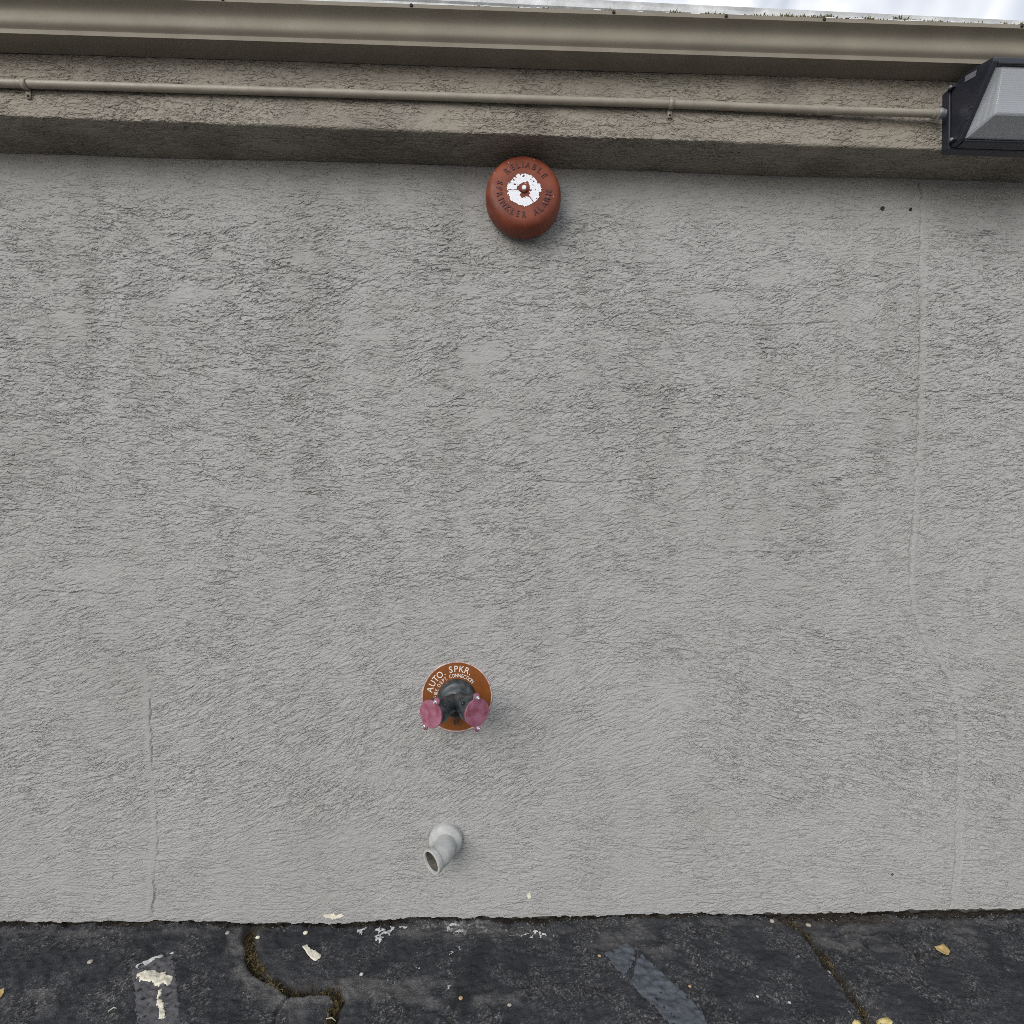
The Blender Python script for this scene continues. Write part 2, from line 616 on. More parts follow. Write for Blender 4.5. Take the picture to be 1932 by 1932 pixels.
rough *= 0.45 + 0.55 * sstep(Z_JOIN(XX) - ZZ, 0.03, 0.30)
for u, v, ru, rv in ((600, 490, 40, 24), (390, 560, 55, 20), (255, 625, 60, 22), (135, 590, 34, 40), (905, 672, 52, 26),
                     (1310, 562, 48, 22), (505, 942, 80, 16), (560, 520, 26, 30), (720, 640, 45, 18), (880, 545, 40, 12), (1140, 630, 40, 16),
                     (300, 455, 60, 14), (1480, 520, 50, 30), (1100, 700, 50, 20), (160, 1075, 60, 22), (640, 1230, 60, 20),
                     (780, 1470, 80, 18), (1500, 1480, 50, 24), (1820, 1290, 40, 30), (1655, 640, 40, 30), (1565, 1455, 40, 22),
                     (680, 1580, 80, 18), (1260, 1330, 60, 30), (950, 780, 40, 16)):
    x, z = wall_xy(u, v)
    q = ((XX - x) / (ru * 0.0013)) ** 2 + ((ZZ - z) / (rv * 0.0013)) ** 2 + 1.0 * lump + 0.5 * lump2
    rough *= 1 - (0.62 if v < 1000 else 0.4) * np.exp(-np.clip(q, 0, 9) ** 1.6)
ledge = 0.62 * sstep(tear, -0.25, 0.25) + 0.38 * sstep(tear2, -0.2, 0.2)
# dragged plaster breaks off sharply below and feathers out above
run = ledge.copy()
dec = (0.70 + 0.22 * t_low).astype(np.float32)
for r_ in range(1, SH[0]):
    np.maximum(run[r_], run[r_ - 1] - (1 - dec[r_]), out=run[r_])
# thin torn lips: a sharp groove right under each ragged lower edge
def lips(T, thr, gate):
    g_ = np.zeros(SH, np.float32)
    on_ = (T[1:] > thr) & (T[:-1] <= thr)
    g_[:-1][on_] = 1.0
    return g_ * gate
gate1 = sstep(fnoise(SH, 1.8, 4, 21), -0.6, 0.8)
gate2 = sstep(fnoise(SH, 3, 5, 22), -0.5, 0.8)
lip = np.clip(lips(tear2, 0.30, gate1) + 0.8 * lips(crease, 0.9, gate2) + 0.6 * lips(tear, 0.75, gate1), 0, 1)
run = run * (1 - 0.7 * t_low) + ledge * 0.7 * t_low
crev = np.exp(-(crease / 0.16) ** 2) * sstep(fnoise(SH, 9, 11, 12), -0.4, 0.7)
pits = np.clip(fnoise(SH, 0.9, 0.7, 13) - 2.0, 0, 1.5)
amp = 0.0017 + 0.0006 * t_low
hgt = rough * (amp * (run - 0.7) - 0.0012 * crev - (0.0032 - 0.0010 * t_low) * lip) - (0.25 + rough) * 0.0016 * pits + 0.00045 * stroke * (0.25 + 0.75 * t_low) * (0.3 + 0.7 * np.clip(rough, 0, 1))
hgt += 0.0022 * fnoise(SH, 60, 70, 14) + 0.0009 * fnoise(SH, 18, 22, 15)
hgt += 0.0016 * rough * np.clip(fnoise(SH, 1.2, 1.0, 18) - 1.3, 0, 1.5)
# patched vertical joints
seam_mask = np.zeros(SH, np.float32)
for pts, side, w in (
        ([(1737, 342), (1738, 420), (1735, 520), (1733, 700), (1730, 900), (1722, 1010), (1716, 1100), (1722, 1150), (1736, 1195), (1757, 1232), (1776, 1262),
          (1796, 1300), (1806, 1345), (1808, 1420), (1806, 1500), (1803, 1570), (1800, 1640), (1792, 1712)], 1, 0.018),
        ([(280, 1258), (282, 1300), (284, 1345), (286, 1400), (288, 1450), (296, 1500), (298, 1560), (297, 1610), (292, 1660), (288, 1722)], -1, 0.020)):
    wp = [wall_xy(*p) for p in pts]
    x0, x1 = min(p[0] for p in wp) - 0.12, max(p[0] for p in wp) + 0.12
    cs_ = (xs > x0) & (xs < x1)
    sx, sz = XX[:, cs_], ZZ[:, cs_]
    jig = 0.0022 * fnoise(SH, 3.0, 3.0, 31)[:, cs_]
    dl = seg_dist(sx + jig, sz, wp)
    ds = seg_dist(sx - side * w * 0.62 + jig, sz, wp)
    flat = np.exp(-(ds / (w * 0.62)) ** 4)
    hh = hgt[:, cs_]
    seam_mask[:, cs_] = np.maximum(seam_mask[:, cs_], flat)
    hh = hh * (1 - 0.6 * flat) + 0.0003 * flat
    on = sstep(fnoise(SH, 10, 10, 33)[:, cs_], -0.5, 0.4)
    hh -= (0.0080 if side > 0 else 0.0046) * np.exp(-(dl / 0.0030) ** 2) * (0.32 + 0.68 * on)
    hgt[:, cs_] = hh
# long cold joints left by the trowel
for pts in (((1270, 610), (1500, 612), (1580, 606)), ((60, 1113), (150, 1119), (230, 1116)), ((1000, 908), (1120, 912), (1240, 905)), ((1330, 545), (1480, 548))):
    wp = [wall_xy(*p) for p in pts]
    dl = seg_dist(XX, ZZ + 0.003 * fnoise(SH, 4, 5, 37), wp)
    hgt -= 0.0032 * np.exp(-(dl / 0.003) ** 2)
# keep it flat where fittings are bolted on
for u, v, r_ in ((862.3, 1314.5, 0.121), (986.5, 381.5, 0.075), (840.5, 1588.0, 0.058)):
    x, z = wall_xy(u, v)
    on = 1 - sstep(np.hypot(XX - x, ZZ - z), r_ * 0.93, r_ * 1.0)
    hgt = hgt * (1 - on) + np.minimum(hgt, 0.0005) * on
grime = np.clip(0.10 + 0.10 * fnoise(SH, 60, 30, 40) + 0.13 * fnoise(SH, 150, 8, 43) + 0.10 * fnoise(SH, 10, 5, 42), 0, 0.5) * (0.4 + 0.6 * sstep(ZZ, 0.6, 1.6))
for u, v, r_, a_ in ((1700, 800, 60, 0.5), (1690, 690, 45, 0.4), (150, 500, 50, 0.4), (850, 730, 60, 0.25), (1330, 640, 60, 0.25), (1735, 1120, 40, 0.3), (60, 900, 60, 0.3), (1250, 600, 30, 0.3)):
    x, z = wall_xy(u, v)
    grime += a_ * np.exp(-(((XX - x) / (r_ * 0.0015)) ** 2 + ((ZZ - z) / (r_ * 0.0026)) ** 2)) * np.clip(0.5 + 0.5 * fnoise(SH, 7, 5, 41), 0, 1)
grime = np.clip(0.7 * grime, 0, 0.5)
coarse = np.clip(rough * (0.58 + 0.47 * sstep(fnoise(SH, 2.5, 4, 23), -0.8, 0.9)), 0, 1.15)
coarse *= 1 - 0.55 * seam_mask
side = sstep(XX + 0.10 * fnoise(SH, 60, 60, 2), 0.45, 0.95) * (1 - 0.6 * sstep(ZZ, 0.9, 1.3))
lean = t_low * (1 - 0.8 * floor_t) * np.clip(0.85 + 0.35 * fnoise(SH, 30, 30, 24), 0, 1)
lean_up, lean_down = lean * (1 - side), lean * side
fine_c = (xs > -1.9) & (xs < 1.98)
cols = np.where(fine_c | (np.arange(len(xs)) % 2 == 0))[0]
topz = Z_JOIN(XX) + 0.02
ZW = np.minimum(ZZ, topz)
foot_u = np.array([-200, 0, 100, 234, 390, 480, 581, 648, 768, 825, 915, 949, 1082, 1216, 1286, 1426, 1493, 1620, 1787, 1932, 2100], float)
foot_v = np.array([1749, 1743, 1745, 1742, 1740, 1746, 1744, 1744, 1735, 1732, 1733, 1735, 1731, 1727, 1727, 1727, 1728, 1723, 1717, 1717, 1715], float)
foot_p = [P(a_, b_, 0) for a_, b_ in zip(foot_u, foot_v)]
z_foot = np.interp(xs, [p_.x for p_ in foot_p], [p_.z for p_ in foot_p]) + 0.003 + 0.0016 * fnoise((3, len(xs)), 1, 2.0, 80)[1] + 0.0012 * fnoise((3, len(xs)), 1, 8.0, 81)[1]
below = ZZ < z_foot[None, :]
ZW = np.where(below, z_foot[None, :], ZW)
hgt = np.where(below, -0.028, hgt)
wall = grid_mesh('wall', XX[:, cols], -hgt[:, cols], ZW[:, cols], 'wall', bld, {'grime': grime[:, cols], 'coarse': coarse[:, cols], 'lean_up': lean_up[:, cols], 'lean_down': lean_down[:, cols]}, smooth=False)
MB().box(-9, 9, 0.03, 6.0, -0.3, 2.9).build('wall_core', 'footing', bld, smooth=False)
MB().box(-9, X_MIN + 0.01, -0.002, 0.05, -0.3, 2.7).build('wall_return', 'wall', bld, smooth=False)
MB().box(X_MAX - 0.01, 9, -0.002, 0.05, -0.3, 2.6).build('wall_return', 'wall', bld, smooth=False)

# --- band
bx = np.arange(X_MIN, X_MAX, 0.0042, dtype=np.float32)
n_f, n_u, DB = 88, 60, 0.0030
prof = []                                      # (outward amount 0..1 of BAND, height above edge, ny, nz)
for k in range(n_f):
    prof.append((1.0, 0.006 + (n_f - k) * DB, -1.0, 0.0))
for k in range(4):
    a = (k + 0.5) / 4 * math.pi / 2
    prof.append((1.0 - 0.006 / BAND * (1 - math.cos(a)), 0.006 * (1 - math.sin(a)), -math.cos(a), -math.sin(a)))
for k in range(n_u):
    prof.append((1.0 - 0.006 / BAND - (k + 1) / n_u * (1.06 - 0.006 / BAND), 0.0, 0.0, -1.0))
prof = np.array(prof, dtype=np.float32)
bX = np.repeat(bx[None, :], len(prof), 0)
BS = bX.shape
b_ang = (0.12 + 0.3 * fnoise(BS, 20, 40, 50)).astype(np.float32)
b_tear = highpass(lic(fnoise(BS, 0.6, 0.5, 51), b_ang, 3, 1.0, 1.4) + 0.7 * fnoise(BS, 1.2, 1.0, 52), 5.0)
b_crease = highpass(lic(fnoise(BS, 0.9, 0.8, 53), b_ang, 4, 1.1, 1.5) + 0.75 * fnoise(BS, 0.9, 0.8, 54), 7.0)
b_rough = np.clip(0.8 + 0.25 * fnoise(BS, 12, 30, 55), 0.2, 1.3)
edge_w = np.exp(-(np.arange(BS[0]) - n_f - 2.0) ** 2 / (2 * 9.0 ** 2))[:, None]
under = (np.arange(BS[0]) > n_f + 4)[:, None]
b_h = b_rough * (0.0018 * (sstep(b_tear, -0.5, 0.1) - 0.6) - 0.0020 * np.exp(-(b_crease / 0.17) ** 2) * sstep(fnoise(BS, 8, 12, 56), -0.4, 0.7))
b_lip = np.zeros(BS, np.float32)
b_on = (b_crease[:-1] > 0.5) & (b_crease[1:] <= 0.5)
b_lip[1:][b_on] = 1.0
b_h -= 0.0022 * b_lip * sstep(fnoise(BS, 4, 6, 63), -0.5, 0.8)
b_h *= np.where(under, 0.9, 1.0)
b_h += 0.0022 * fnoise(BS, 30, 30, 57) * edge_w + 0.0012 * fnoise(BS, 5, 7, 58) * edge_w + 0.0015 * fnoise(BS, 40, 90, 59)
zedge = Z_BAND(bX)
zjoin = Z_JOIN(bX)
out = prof[:, 0][:, None]
bZ = zedge + prof[:, 1][:, None] + np.clip(1 - out, 0, 1.1) * (zjoin - zedge)
bY = -BAND * out + prof[:, 2][:, None] * b_h
bZ = bZ + prof[:, 3][:, None] * b_h
b_gr = np.clip(0.25 * fnoise(BS, 12, 12, 60) + 0.25 * fnoise(BS, 30, 10, 61), 0, 0.6)
grid_mesh('projecting_band', bX, bY, bZ, 'band', bld, {'grime': b_gr, 'coarse': np.clip(0.75 + 0.3 * fnoise(BS, 5, 9, 64), 0.1, 1.1)}, flip=True, smooth=False)
MB().box(-9, 9, -BAND + 0.012, 0.04, 2.66, 2.92).build('band_core', 'band', bld, smooth=False)
MB().box(-9, X_MIN + 0.01, -BAND, 0.02, 2.5, 2.9).build('band_return', 'band', bld, smooth=False)
MB().box(X_MAX - 0.01, 9, -BAND, 0.02, 2.45, 2.9).build('band_return', 'band', bld, smooth=False)

# ------------------------------------------------------------------ ground
base_pts = [(-200, 1749), (0, 1743), (100, 1745), (234, 1742), (390, 1740), (480, 1746), (581, 1744), (648, 1744), (768, 1735), (825, 1732), (915, 1733),
            (949, 1735), (1082, 1731), (1216, 1727), (1286, 1727), (1426, 1727), (1493, 1728), (1620, 1723), (1787, 1717), (1932, 1717), (2100, 1715)]
bpx = np.array([P(u, v, 0).x for u, v in base_pts])
bpz = np.array([P(u, v, 0).z for u, v in base_pts])
gx_f = np.arange(-2.0, 2.1, 0.0042)
gx = np.concatenate([-2.0 - np.geomspace(0.006, 60, 50)[::-1], gx_f, 2.1 + np.geomspace(0.006, 60, 50)])
gy_f = np.arange(0.02, -0.48, -0.0034)
gy = np.concatenate([gy_f, gy_f[-1] - np.geomspace(0.005, 80, 60)])
GX, GY = np.meshgrid(gx, gy)
GS = GX.shape
fade = (np.exp(-(np.maximum(np.abs(GX) - 2.1, 0) / 0.05)) * np.exp(-np.maximum(-GY - 0.48, 0) / 0.05)).astype(np.float32)


def gxy(u, v):
    p = G(u, v)
    return p.x, p.y


z6 = lambda x, y: gxy(x * .3342, 1673.7 + y * .3342)
z7 = lambda x, y: gxy(581.1 + x * .3342, 1673.7 + y * .3342)
z8 = lambda x, y: gxy(1286.2 + x * .3342, 1673.7 + y * .3342)
crack_a = [z6(1405, 205), z6(1408, 260), z6(1408, 330), z6(1430, 420), z6(1480, 500), z6(1560, 550), z6(1640, 580), z6(1760, 578), z6(1895, 572)]
crack_b = [z6(1895, 572), z6(1915, 620), z6(1885, 690), z6(1862, 773), z6(1845, 850)]
crack_c = [z8(560, 150), z8(640, 195), z8(700, 240), z8(740, 315), z8(800, 375), z8(850, 440), z8(900, 540), z8(960, 620), z8(1010, 690), z8(1055, 773), z8(1100, 860)]
hair = [[z6(1650, 595), z6(1600, 640), z6(1575, 700), z6(1545, 790)],
        [z8(1180, 235), z8(1240, 300), z8(1310, 350), z8(1345, 410), z8(1410, 475)],
        [z8(1030, 275), z8(1060, 335), z8(1130, 368), z8(1160, 365)],
        [z8(840, 260), z8(920, 232), z8(1010, 245), z8(1120, 235)],
        [z7(870, 480), z7(860, 600), z7(800, 773)], [z7(1405, 540), z7(1430, 700)], [z7(860, 610), z7(1100, 575), z7(1400, 545), z7(1700, 560)]]
jx = 0.0045 * fnoise(GS, 5, 5, 70) * fade
jy = 0.0045 * fnoise(GS, 5, 5, 71) * fade
da = seg_dist(GX + jx, GY + jy, crack_a)
db = seg_dist(GX + jx, GY + jy, crack_b)
dc = seg_dist(GX + jx, GY + jy, crack_c)
wa = 0.014 + 0.004 * fnoise(GS, 14, 14, 72) * fade
gz = np.interp(GX, bpx, bpz) * np.exp(GY / 0.16)
gz += fade * (0.0016 * fnoise(GS, 1.4, 1.3, 73) + 0.0011 * fnoise(GS, 3.0, 3.0, 74) + 0.004 * fnoise(GS, 40, 40, 75))
crk = np.maximum(np.maximum(np.exp(-(da / wa) ** 4), np.exp(-(db / (wa * 0.8)) ** 4)), 0.85 * np.exp(-(dc / (wa * 0.72)) ** 4))
gz -= crk * (0.020 + 0.003 * fnoise(GS, 2, 2, 76))
hr = np.zeros(GS)
for k, hp in enumerate(hair):
    dh = seg_dist(GX + jx, GY + jy, hp)
    hr = np.maximum(hr, np.exp(-(dh / (0.0048 if k < 4 else 0.007)) ** 2) * (1.0 if k < 4 else 0.35))
gz -= 0.011 * hr
# open, dirty joint along the wall
jw = np.clip(0.008 + 0.006 * np.interp(GX, gx, fnoise((4, len(gx)), 1, 16, 77)[1]), 0.001, 0.03)
joint = np.exp(-(np.maximum(-GY, 0) / jw) ** 2)
gz += 0.0024 * np.interp(GX, gx, fnoise((4, len(gx)), 1, 1.6, 79)[1]) * np.exp(np.minimum(GY, 0) / 0.02) * fade
joint *= np.where((GX > P(760, 1735).x) & (GX < P(930, 1735).x), 0.25, 1.0)
gz -= 0.006 * joint * fade
wear = np.zeros(GS, np.float32)
for pts, w, s in (([z6(1330, 260), z6(1345, 400), z6(1370, 500), z6(1480, 590), z6(1620, 640), z6(1860, 620)], 0.026, 0.75),
                  ([z8(760, 240), z8(790, 300)], 0.022, 0.7), ([z8(900, 210), z8(1180, 190), z8(1300, 165)], 0.022, 0.5),
                  ([z7(560, 225), z7(800, 215), z7(1000, 225), z7(1080, 245)], 0.036, 0.9), ([z7(1100, 230), z7(1380, 260)], 0.02, 0.35),
                  ([z7(1800, 275), z7(1932, 290)], 0.014, 0.5), ([z6(0, 240), z6(500, 255), z6(1200, 245)], 0.014, 0.55), ([z7(1100, 225), z7(1500, 210), z8(300, 190), z8(560, 200)], 0.016, 0.45), ([z8(1250, 185), z8(1600, 170), z8(1932, 175)], 0.014, 0.5), ([z8(1060, 690), z8(1130, 730)], 0.02, 0.35),
                  ([z8(965, 500), z8(985, 520)], 0.008, 0.5)):
    dw = seg_dist(GX + 2 * jx, GY + 2 * jy, pts)
    wear = np.maximum(wear, s * np.exp(-(dw / w) ** 3) * np.clip(0.75 + 0.35 * fnoise(GS, 4, 4, 78), 0, 1))
soil = np.clip(np.maximum(np.maximum(crk * 0.9, joint * 0.85), hr * 0.5), 0, 1)
soil = np.maximum(soil, 0.7 * np.exp(-(seg_dist(GX + jx, GY + jy, [z8(700, 165), z8(900, 160), z8(1180, 165)]) / 0.022) ** 2))
wear = np.maximum(wear, 0.55 * fade * sstep(fnoise(GS, 16, 26, 82) + 0.5 * fnoise(GS, 4, 5, 83), 1.1, 2.2))
wear = np.clip(wear + 0.25 * np.exp(-((da - 0.03) / 0.02) ** 2), 0, 1)
ground = grid_mesh('ground', GX, GY, gz, 'asphalt', None, {'wear': wear, 'soil': soil * fade, 'bounce_lot': sstep(-GY, 1.2, 2.2)}, flip=True)
tag(ground, 'dark cracked asphalt ground along the foot of the wall', None, None, 'structure')


def gh(x, y):
    """ground height"""
    i = int(np.clip(np.searchsorted(-gy, -y), 0, len(gy) - 1))
    j = int(np.clip(np.searchsorted(gx, x), 0, len(gx) - 1))
    return float(gz[i, j])


def gh_arr(x, y):
    i = np.clip(np.searchsorted(-gy, -y), 0, len(gy) - 1)
    j = np.clip(np.searchsorted(gx, x), 0, len(gx) - 1)
    return gz[i, j]


def in_poly(X, Y, poly):
    ins = np.zeros(X.shape, bool)
    n = len(poly)
    for i in range(n):
        x0, y0 = poly[i]
        x1, y1 = poly[(i + 1) % n]
        c = ((y0 > Y) != (y1 > Y)) & (X < (x1 - x0) * (Y - y0) / (y1 - y0 + 1e-12) + x0)
        ins ^= c
    return ins


def paint_sheet(name, poly, mat, rag=0.004, holes=-9.0, seed=1, lift=0.0022, step=0.0018, hs=2.5, bulge=0.0):
    """a ragged coat of paint lying on the asphalt, following its bumps"""
    x0, x1 = min(p[0] for p in poly) - 0.01, max(p[0] for p in poly) + 0.01
    y0, y1 = min(p[1] for p in poly) - 0.01, max(p[1] for p in poly) + 0.01
    X, Y = np.meshgrid(np.arange(x0, x1, step), np.arange(y1, y0, -step))
    jxx, jyy = 0.6 * fnoise(X.shape, 2.4, 2.4, seed) + 0.5 * fnoise(X.shape, 0.9, 0.9, seed + 5), 0.6 * fnoise(X.shape, 2.4, 2.4, seed + 1) + 0.5 * fnoise(X.shape, 0.9, 0.9, seed + 6)
    ins = in_poly(X + rag * jxx, Y + rag * jyy, poly) & (fnoise(X.shape, hs, hs, seed + 2) > holes)
    keep = ins[:-1, :-1] & ins[1:, :-1] & ins[:-1, 1:] & ins[1:, 1:]
    if not keep.any():
        return None
    Z = gh_arr(X, Y) + lift + bulge * fnoise(X.shape, 6, 6, seed + 3)
    edge = ~ins
    e2 = edge.copy()
    e2[1:] |= edge[:-1]
    e2[:-1] |= edge[1:]
    e2[:, 1:] |= edge[:, :-1]
    e2[:, :-1] |= edge[:, 1:]
    Z = np.where(e2, Z - lift * 0.9, Z)
    return grid_mesh(name, X, Y, Z, mat, ground, None, flip=True, keep=keep)


paint_sheet('worn_stripe', [z6(740, 462), z6(982, 372), z6(992, 480), z6(1010, 620), z6(1034, 800), z6(772, 800), z6(760, 600), z6(748, 520)], 'grey_paint', 0.003, -2.1, 200, 0.0016, 0.0018, 1.6)
paint_sheet('white_stripe_edge', [z6(738, 452), z6(830, 410), z6(985, 362), z6(985, 384), z6(890, 416), z6(820, 446), z6(742, 474)], 'white_paint', 0.0025, -0.3, 210, 0.0024, 0.002)
paint_sheet('cream_paint_remnant', [z6(762, 505), z6(800, 488), z6(860, 470), z6(890, 478), z6(940, 480), z6(982, 522), z6(968, 545), z6(945, 572), z6(920, 556), z6(890, 564),
                                    z6(850, 548), z6(805, 538), z6(775, 524)], 'cream', 0.003, -1.8, 220, 0.004, 0.002, 3.0, 0.0008)
paint_sheet('cream_paint_remnant', [z6(890, 560), z6(925, 570), z6(915, 615), z6(895, 642), z6(880, 632)], 'cream', 0.0022, -1.6, 230, 0.004, 0.002, 2.0)
paint_sheet('cream_paint_remnant', [z6(878, 650), z6(918, 640), z6(938, 690), z6(934, 745), z6(928, 768), z6(900, 748), z6(890, 700)], 'cream', 0.0025, -1.3, 240, 0.004, 0.002, 2.0)
paint_sheet('white_paint_splash', [z7(215, 225), z7(260, 205), z7(340, 200), z7(300, 232), z7(250, 236)], 'white_paint', 0.005, -0.6, 250, 0.003, 0.002)
paint_sheet('white_paint_splash', [z7(345, 235), z7(420, 205), z7(470, 190), z7(565, 205), z7(560, 222), z7(470, 235), z7(440, 280), z7(400, 312), z7(390, 280)], 'white_paint', 0.007, -0.1, 260, 0.003, 0.002, 1.8)
paint_sheet('white_paint_splash', [z7(770, 190), z7(830, 178), z7(860, 200), z7(890, 235), z7(840, 262), z7(770, 240)], 'white_paint', 0.006, 0.1, 270, 0.002, 0.002, 2.6)
paint_sheet('white_paint_splash', [z7(1050, 320), z7(1110, 285), z7(1200, 250), z7(1340, 225), z7(1390, 265), z7(1300, 272), z7(1190, 275), z7(1110, 305), z7(1060, 330)], 'white_paint', 0.006, 0.55, 280, 0.002, 0.002, 1.6)
paint_sheet('white_paint_splash', [z7(770, 390), z7(830, 350), z7(868, 318), z7(874, 345), z7(820, 375), z7(775, 402)], 'white_paint', 0.005, -0.1, 290, 0.002, 0.002, 1.6)
paint_sheet('white_paint_splash', [z7(778, 555), z7(800, 548), z7(806, 565), z7(784, 600)], 'white_paint', 0.003, -1.5, 296, 0.002, 0.002, 1.6)
paint_sheet('white_paint_splash', [z7(610, 455), z7(640, 440), z7(630, 460), z7(612, 470)], 'white_paint', 0.003, -1.5, 297, 0.002, 0.002, 1.6)
M['dust'] = simple('pale_cement_dust', (0.155, 0.155, 0.150), 0.95, 0.0, 0.4, 90.0, 0.5, 240.0, 0.002)
paint_sheet('cement_smear', [z7(765, 178), z7(860, 172), z7(960, 178), z7(1045, 190), z7(1030, 240), z7(930, 250), z7(850, 285), z7(770, 240)], 'dust', 0.008, -0.25, 350, 0.0016, 0.0018, 2.2)
paint_sheet('cement_smear', [z7(575, 195), z7(700, 182), z7(745, 205), z7(680, 225), z7(600, 222)], 'dust', 0.007, 0.15, 360, 0.0016, 0.0018, 1.8)
paint_sheet('cement_smear', [z7(1100, 215), z7(1250, 200), z7(1395, 205), z7(1370, 240), z7(1250, 262), z7(1130, 255)], 'dust', 0.008, 0.35, 370, 0.0016, 0.0018, 1.6)
paint_sheet('blue_grey_stripe_piece', [z7(1672, 380), z7(1735, 352), z7(1800, 318), z7(1852, 360), z7(1835, 460), z7(1790, 514), z7(1740, 470)], 'blue_paint', 0.0022, -2.4, 300, 0.0040, 0.0018, 2, 0.0003)
paint_sheet('blue_grey_stripe_piece', [gxy(1201, 1812), gxy(1212, 1803), gxy(1228, 1818), gxy(1262, 1850), gxy(1290, 1878), gxy(1328, 1912), gxy(1336, 1945), gxy(1268, 1945),
                                       gxy(1235, 1905), gxy(1210, 1880), gxy(1189, 1862), gxy(1196, 1838)], 'blue_paint', 0.0022, -2.4, 310, 0.0040, 0.0018, 2, 0.0003)

# ------------------------------------------------------------------ roof edge and gutter
rt = empty('roof_edge', (0, -0.2, 2.9), 'weathered white roof edge showing above the gutter', 'roof edge')
Z_ROOF = line(1130, 0, 1932, 39, -0.20)
rv, rf = [], []
prof_r = [(-0.197, -0.10), (-0.197, -0.030), (-0.202, -0.026), (-0.202, -0.014), (-0.197, -0.010), (-0.200, 0.0), (-0.17, 0.004), (3.0, 0.10), (3.0, -0.05), (-0.15, -0.12)]
for x in (-6.0, 6.0):
    for y, h in prof_r:
        rv.append((x, y, Z_ROOF(x) + h))
n = len(prof_r)
rf = [(i, (i + 1) % n, n + (i + 1) % n, n + i) for i in range(n)] + [tuple(range(n)), tuple(reversed(range(n, 2 * n)))]
obj('roof_sheet', rv, rf, 'roof_white', rt, smooth=False)

gut = empty('rain_gutter', (0, -BAND, Z_GUT(0)), 'long taupe metal rain gutter with curved face under the roof edge', 'gutter')
gp = [(0.070, 0.0), (0.0712, 0.0120), (0.0725, 0.0135)]
gq, gh0, GFH = 0.0725, 0.0135, 0.0600
for k in range(1, 25):
    t = k / 24
    sl = np.interp(t, [0, 0.10, 0.22, 0.36, 0.55, 0.68, 0.82, 0.95, 1.0], [1.35, 1.0, 0.30, -0.10, -0.06, 0.25, 0.95, 1.9, 2.2])
    gq += sl * GFH / 24
    gp.append((gq, gh0 + GFH * t))
g1, gtop = gq, gh0 + GFH
gp += [(g1 + 0.0015, gtop + 0.0008), (g1 + 0.002, gtop + 0.0115), (g1 + 0.0005, gtop + 0.013), (g1 - 0.009, gtop + 0.0127), (g1 - 0.0095, gtop + 0.009)]
GR, GT = g1 + 0.002, gtop + 0.013
outer = gp
inner = [(p - 0.0012, h) for p, h in reversed(outer[:-3])]
ring = [(0.003, GT - 0.002), (0.003, 0.0)] + outer + inner[1:-1] + [(0.066, 0.0015), (0.0045, 0.0015), (0.0045, GT - 0.002)]
gv = []
sections = [-6.0, -1.0, 6.0]
n = len(ring)
for x in (-6.0, 6.0):
    for p_, h_ in ring:
        gv.append((x, -BAND - p_, Z_GUT(x) + h_))
gf = [(i, n + i, n + (i + 1) % n, (i + 1) % n) for i in range(n)]
obj('trough', gv, gf, 'gutter', gut, angle=28)
for u, v in ((776, 10), (1158, 20), (1555, 36), (1928, 52), (1370, 28), (420, 1)):
    p = P(u, v, -BAND - GR)
    MB().lathe([(0.0, 0.004), (0.0035, 0.0036), (0.0048, 0.0015), (0.0052, -0.001)], (p.x, p.y, Z_GUT(p.x) + GT - 0.006), (0, -1, 0), 12).build('screw', 'lead', gut)
for k in range(34):
    x = random.uniform(-0.2, 1.9)
    w = random.uniform(0.006, 0.03)
    z = Z_GUT(x) + GT + 0.0002
    MB().box(x, x + w, -BAND - GR - 0.0004, -BAND - GR + 0.007, z - random.uniform(0.0005, 0.0022), z + 0.0006).build('bare_metal_chip', 'flake_white', gut, smooth=False)

# debris and moss standing in the gutter
dv, df = [], []
for cx, wd, n_, hh in ((1700, 26, 120, 0.020), (1720, 40, 90, 0.014), (1640, 40, 160, 0.016), (1560, 60, 180, 0.016), (1500, 60, 160, 0.016), (1760, 40, 120, 0.013), (1830, 40, 60, 0.011),
                       (1440, 40, 110, 0.014), (1350, 40, 90, 0.012), (1270, 30, 60, 0.012), (1150, 20, 30, 0.010), (1036, 14, 22, 0.008), (1890, 40, 90, 0.010), (1925, 9, 40, 0.012)):
    for k in range(int(n_ * 2.2)):
        u = random.gauss(cx, wd * 0.5)
        p = P(u, 45, -BAND - GR + 0.014)
        x, y = p.x, -BAND - GR + random.uniform(0.009, 0.022)
        zz = Z_GUT(x) + GT - 0.006
        h_ = 1.1 * hh * random.uniform(0.4, 1.0) * math.exp(-((u - cx) / (wd * 0.9)) ** 2) + 0.007
        a = random.uniform(0, math.pi)
        w = random.uniform(0.001, 0.003)
        lx, ly = random.gauss(0, 0.006), random.gauss(0, 0.004)
        i = len(dv)
        dv += [(x - w * math.cos(a), y - w * math.sin(a), zz), (x + w * math.cos(a), y + w * math.sin(a), zz),
               (x + lx + w * 0.6, y + ly, zz + h_), (x + lx - w * 0.6, y + ly + w * 0.4, zz + h_ * 0.9)]
        df.append((i, i + 1, i + 2, i + 3))
o = obj('moss', dv, df, 'moss_green', None, smooth=False)
tag(o, 'dark olive moss and debris growing along the gutter lip', 'moss', None, 'stuff')

# ------------------------------------------------------------------ conduit on the band
cr = 0.0112
cy0 = -BAND - 0.0135


def conduit_pt(u, v, extra=0.0):
    return P(u, v, cy0 - extra)


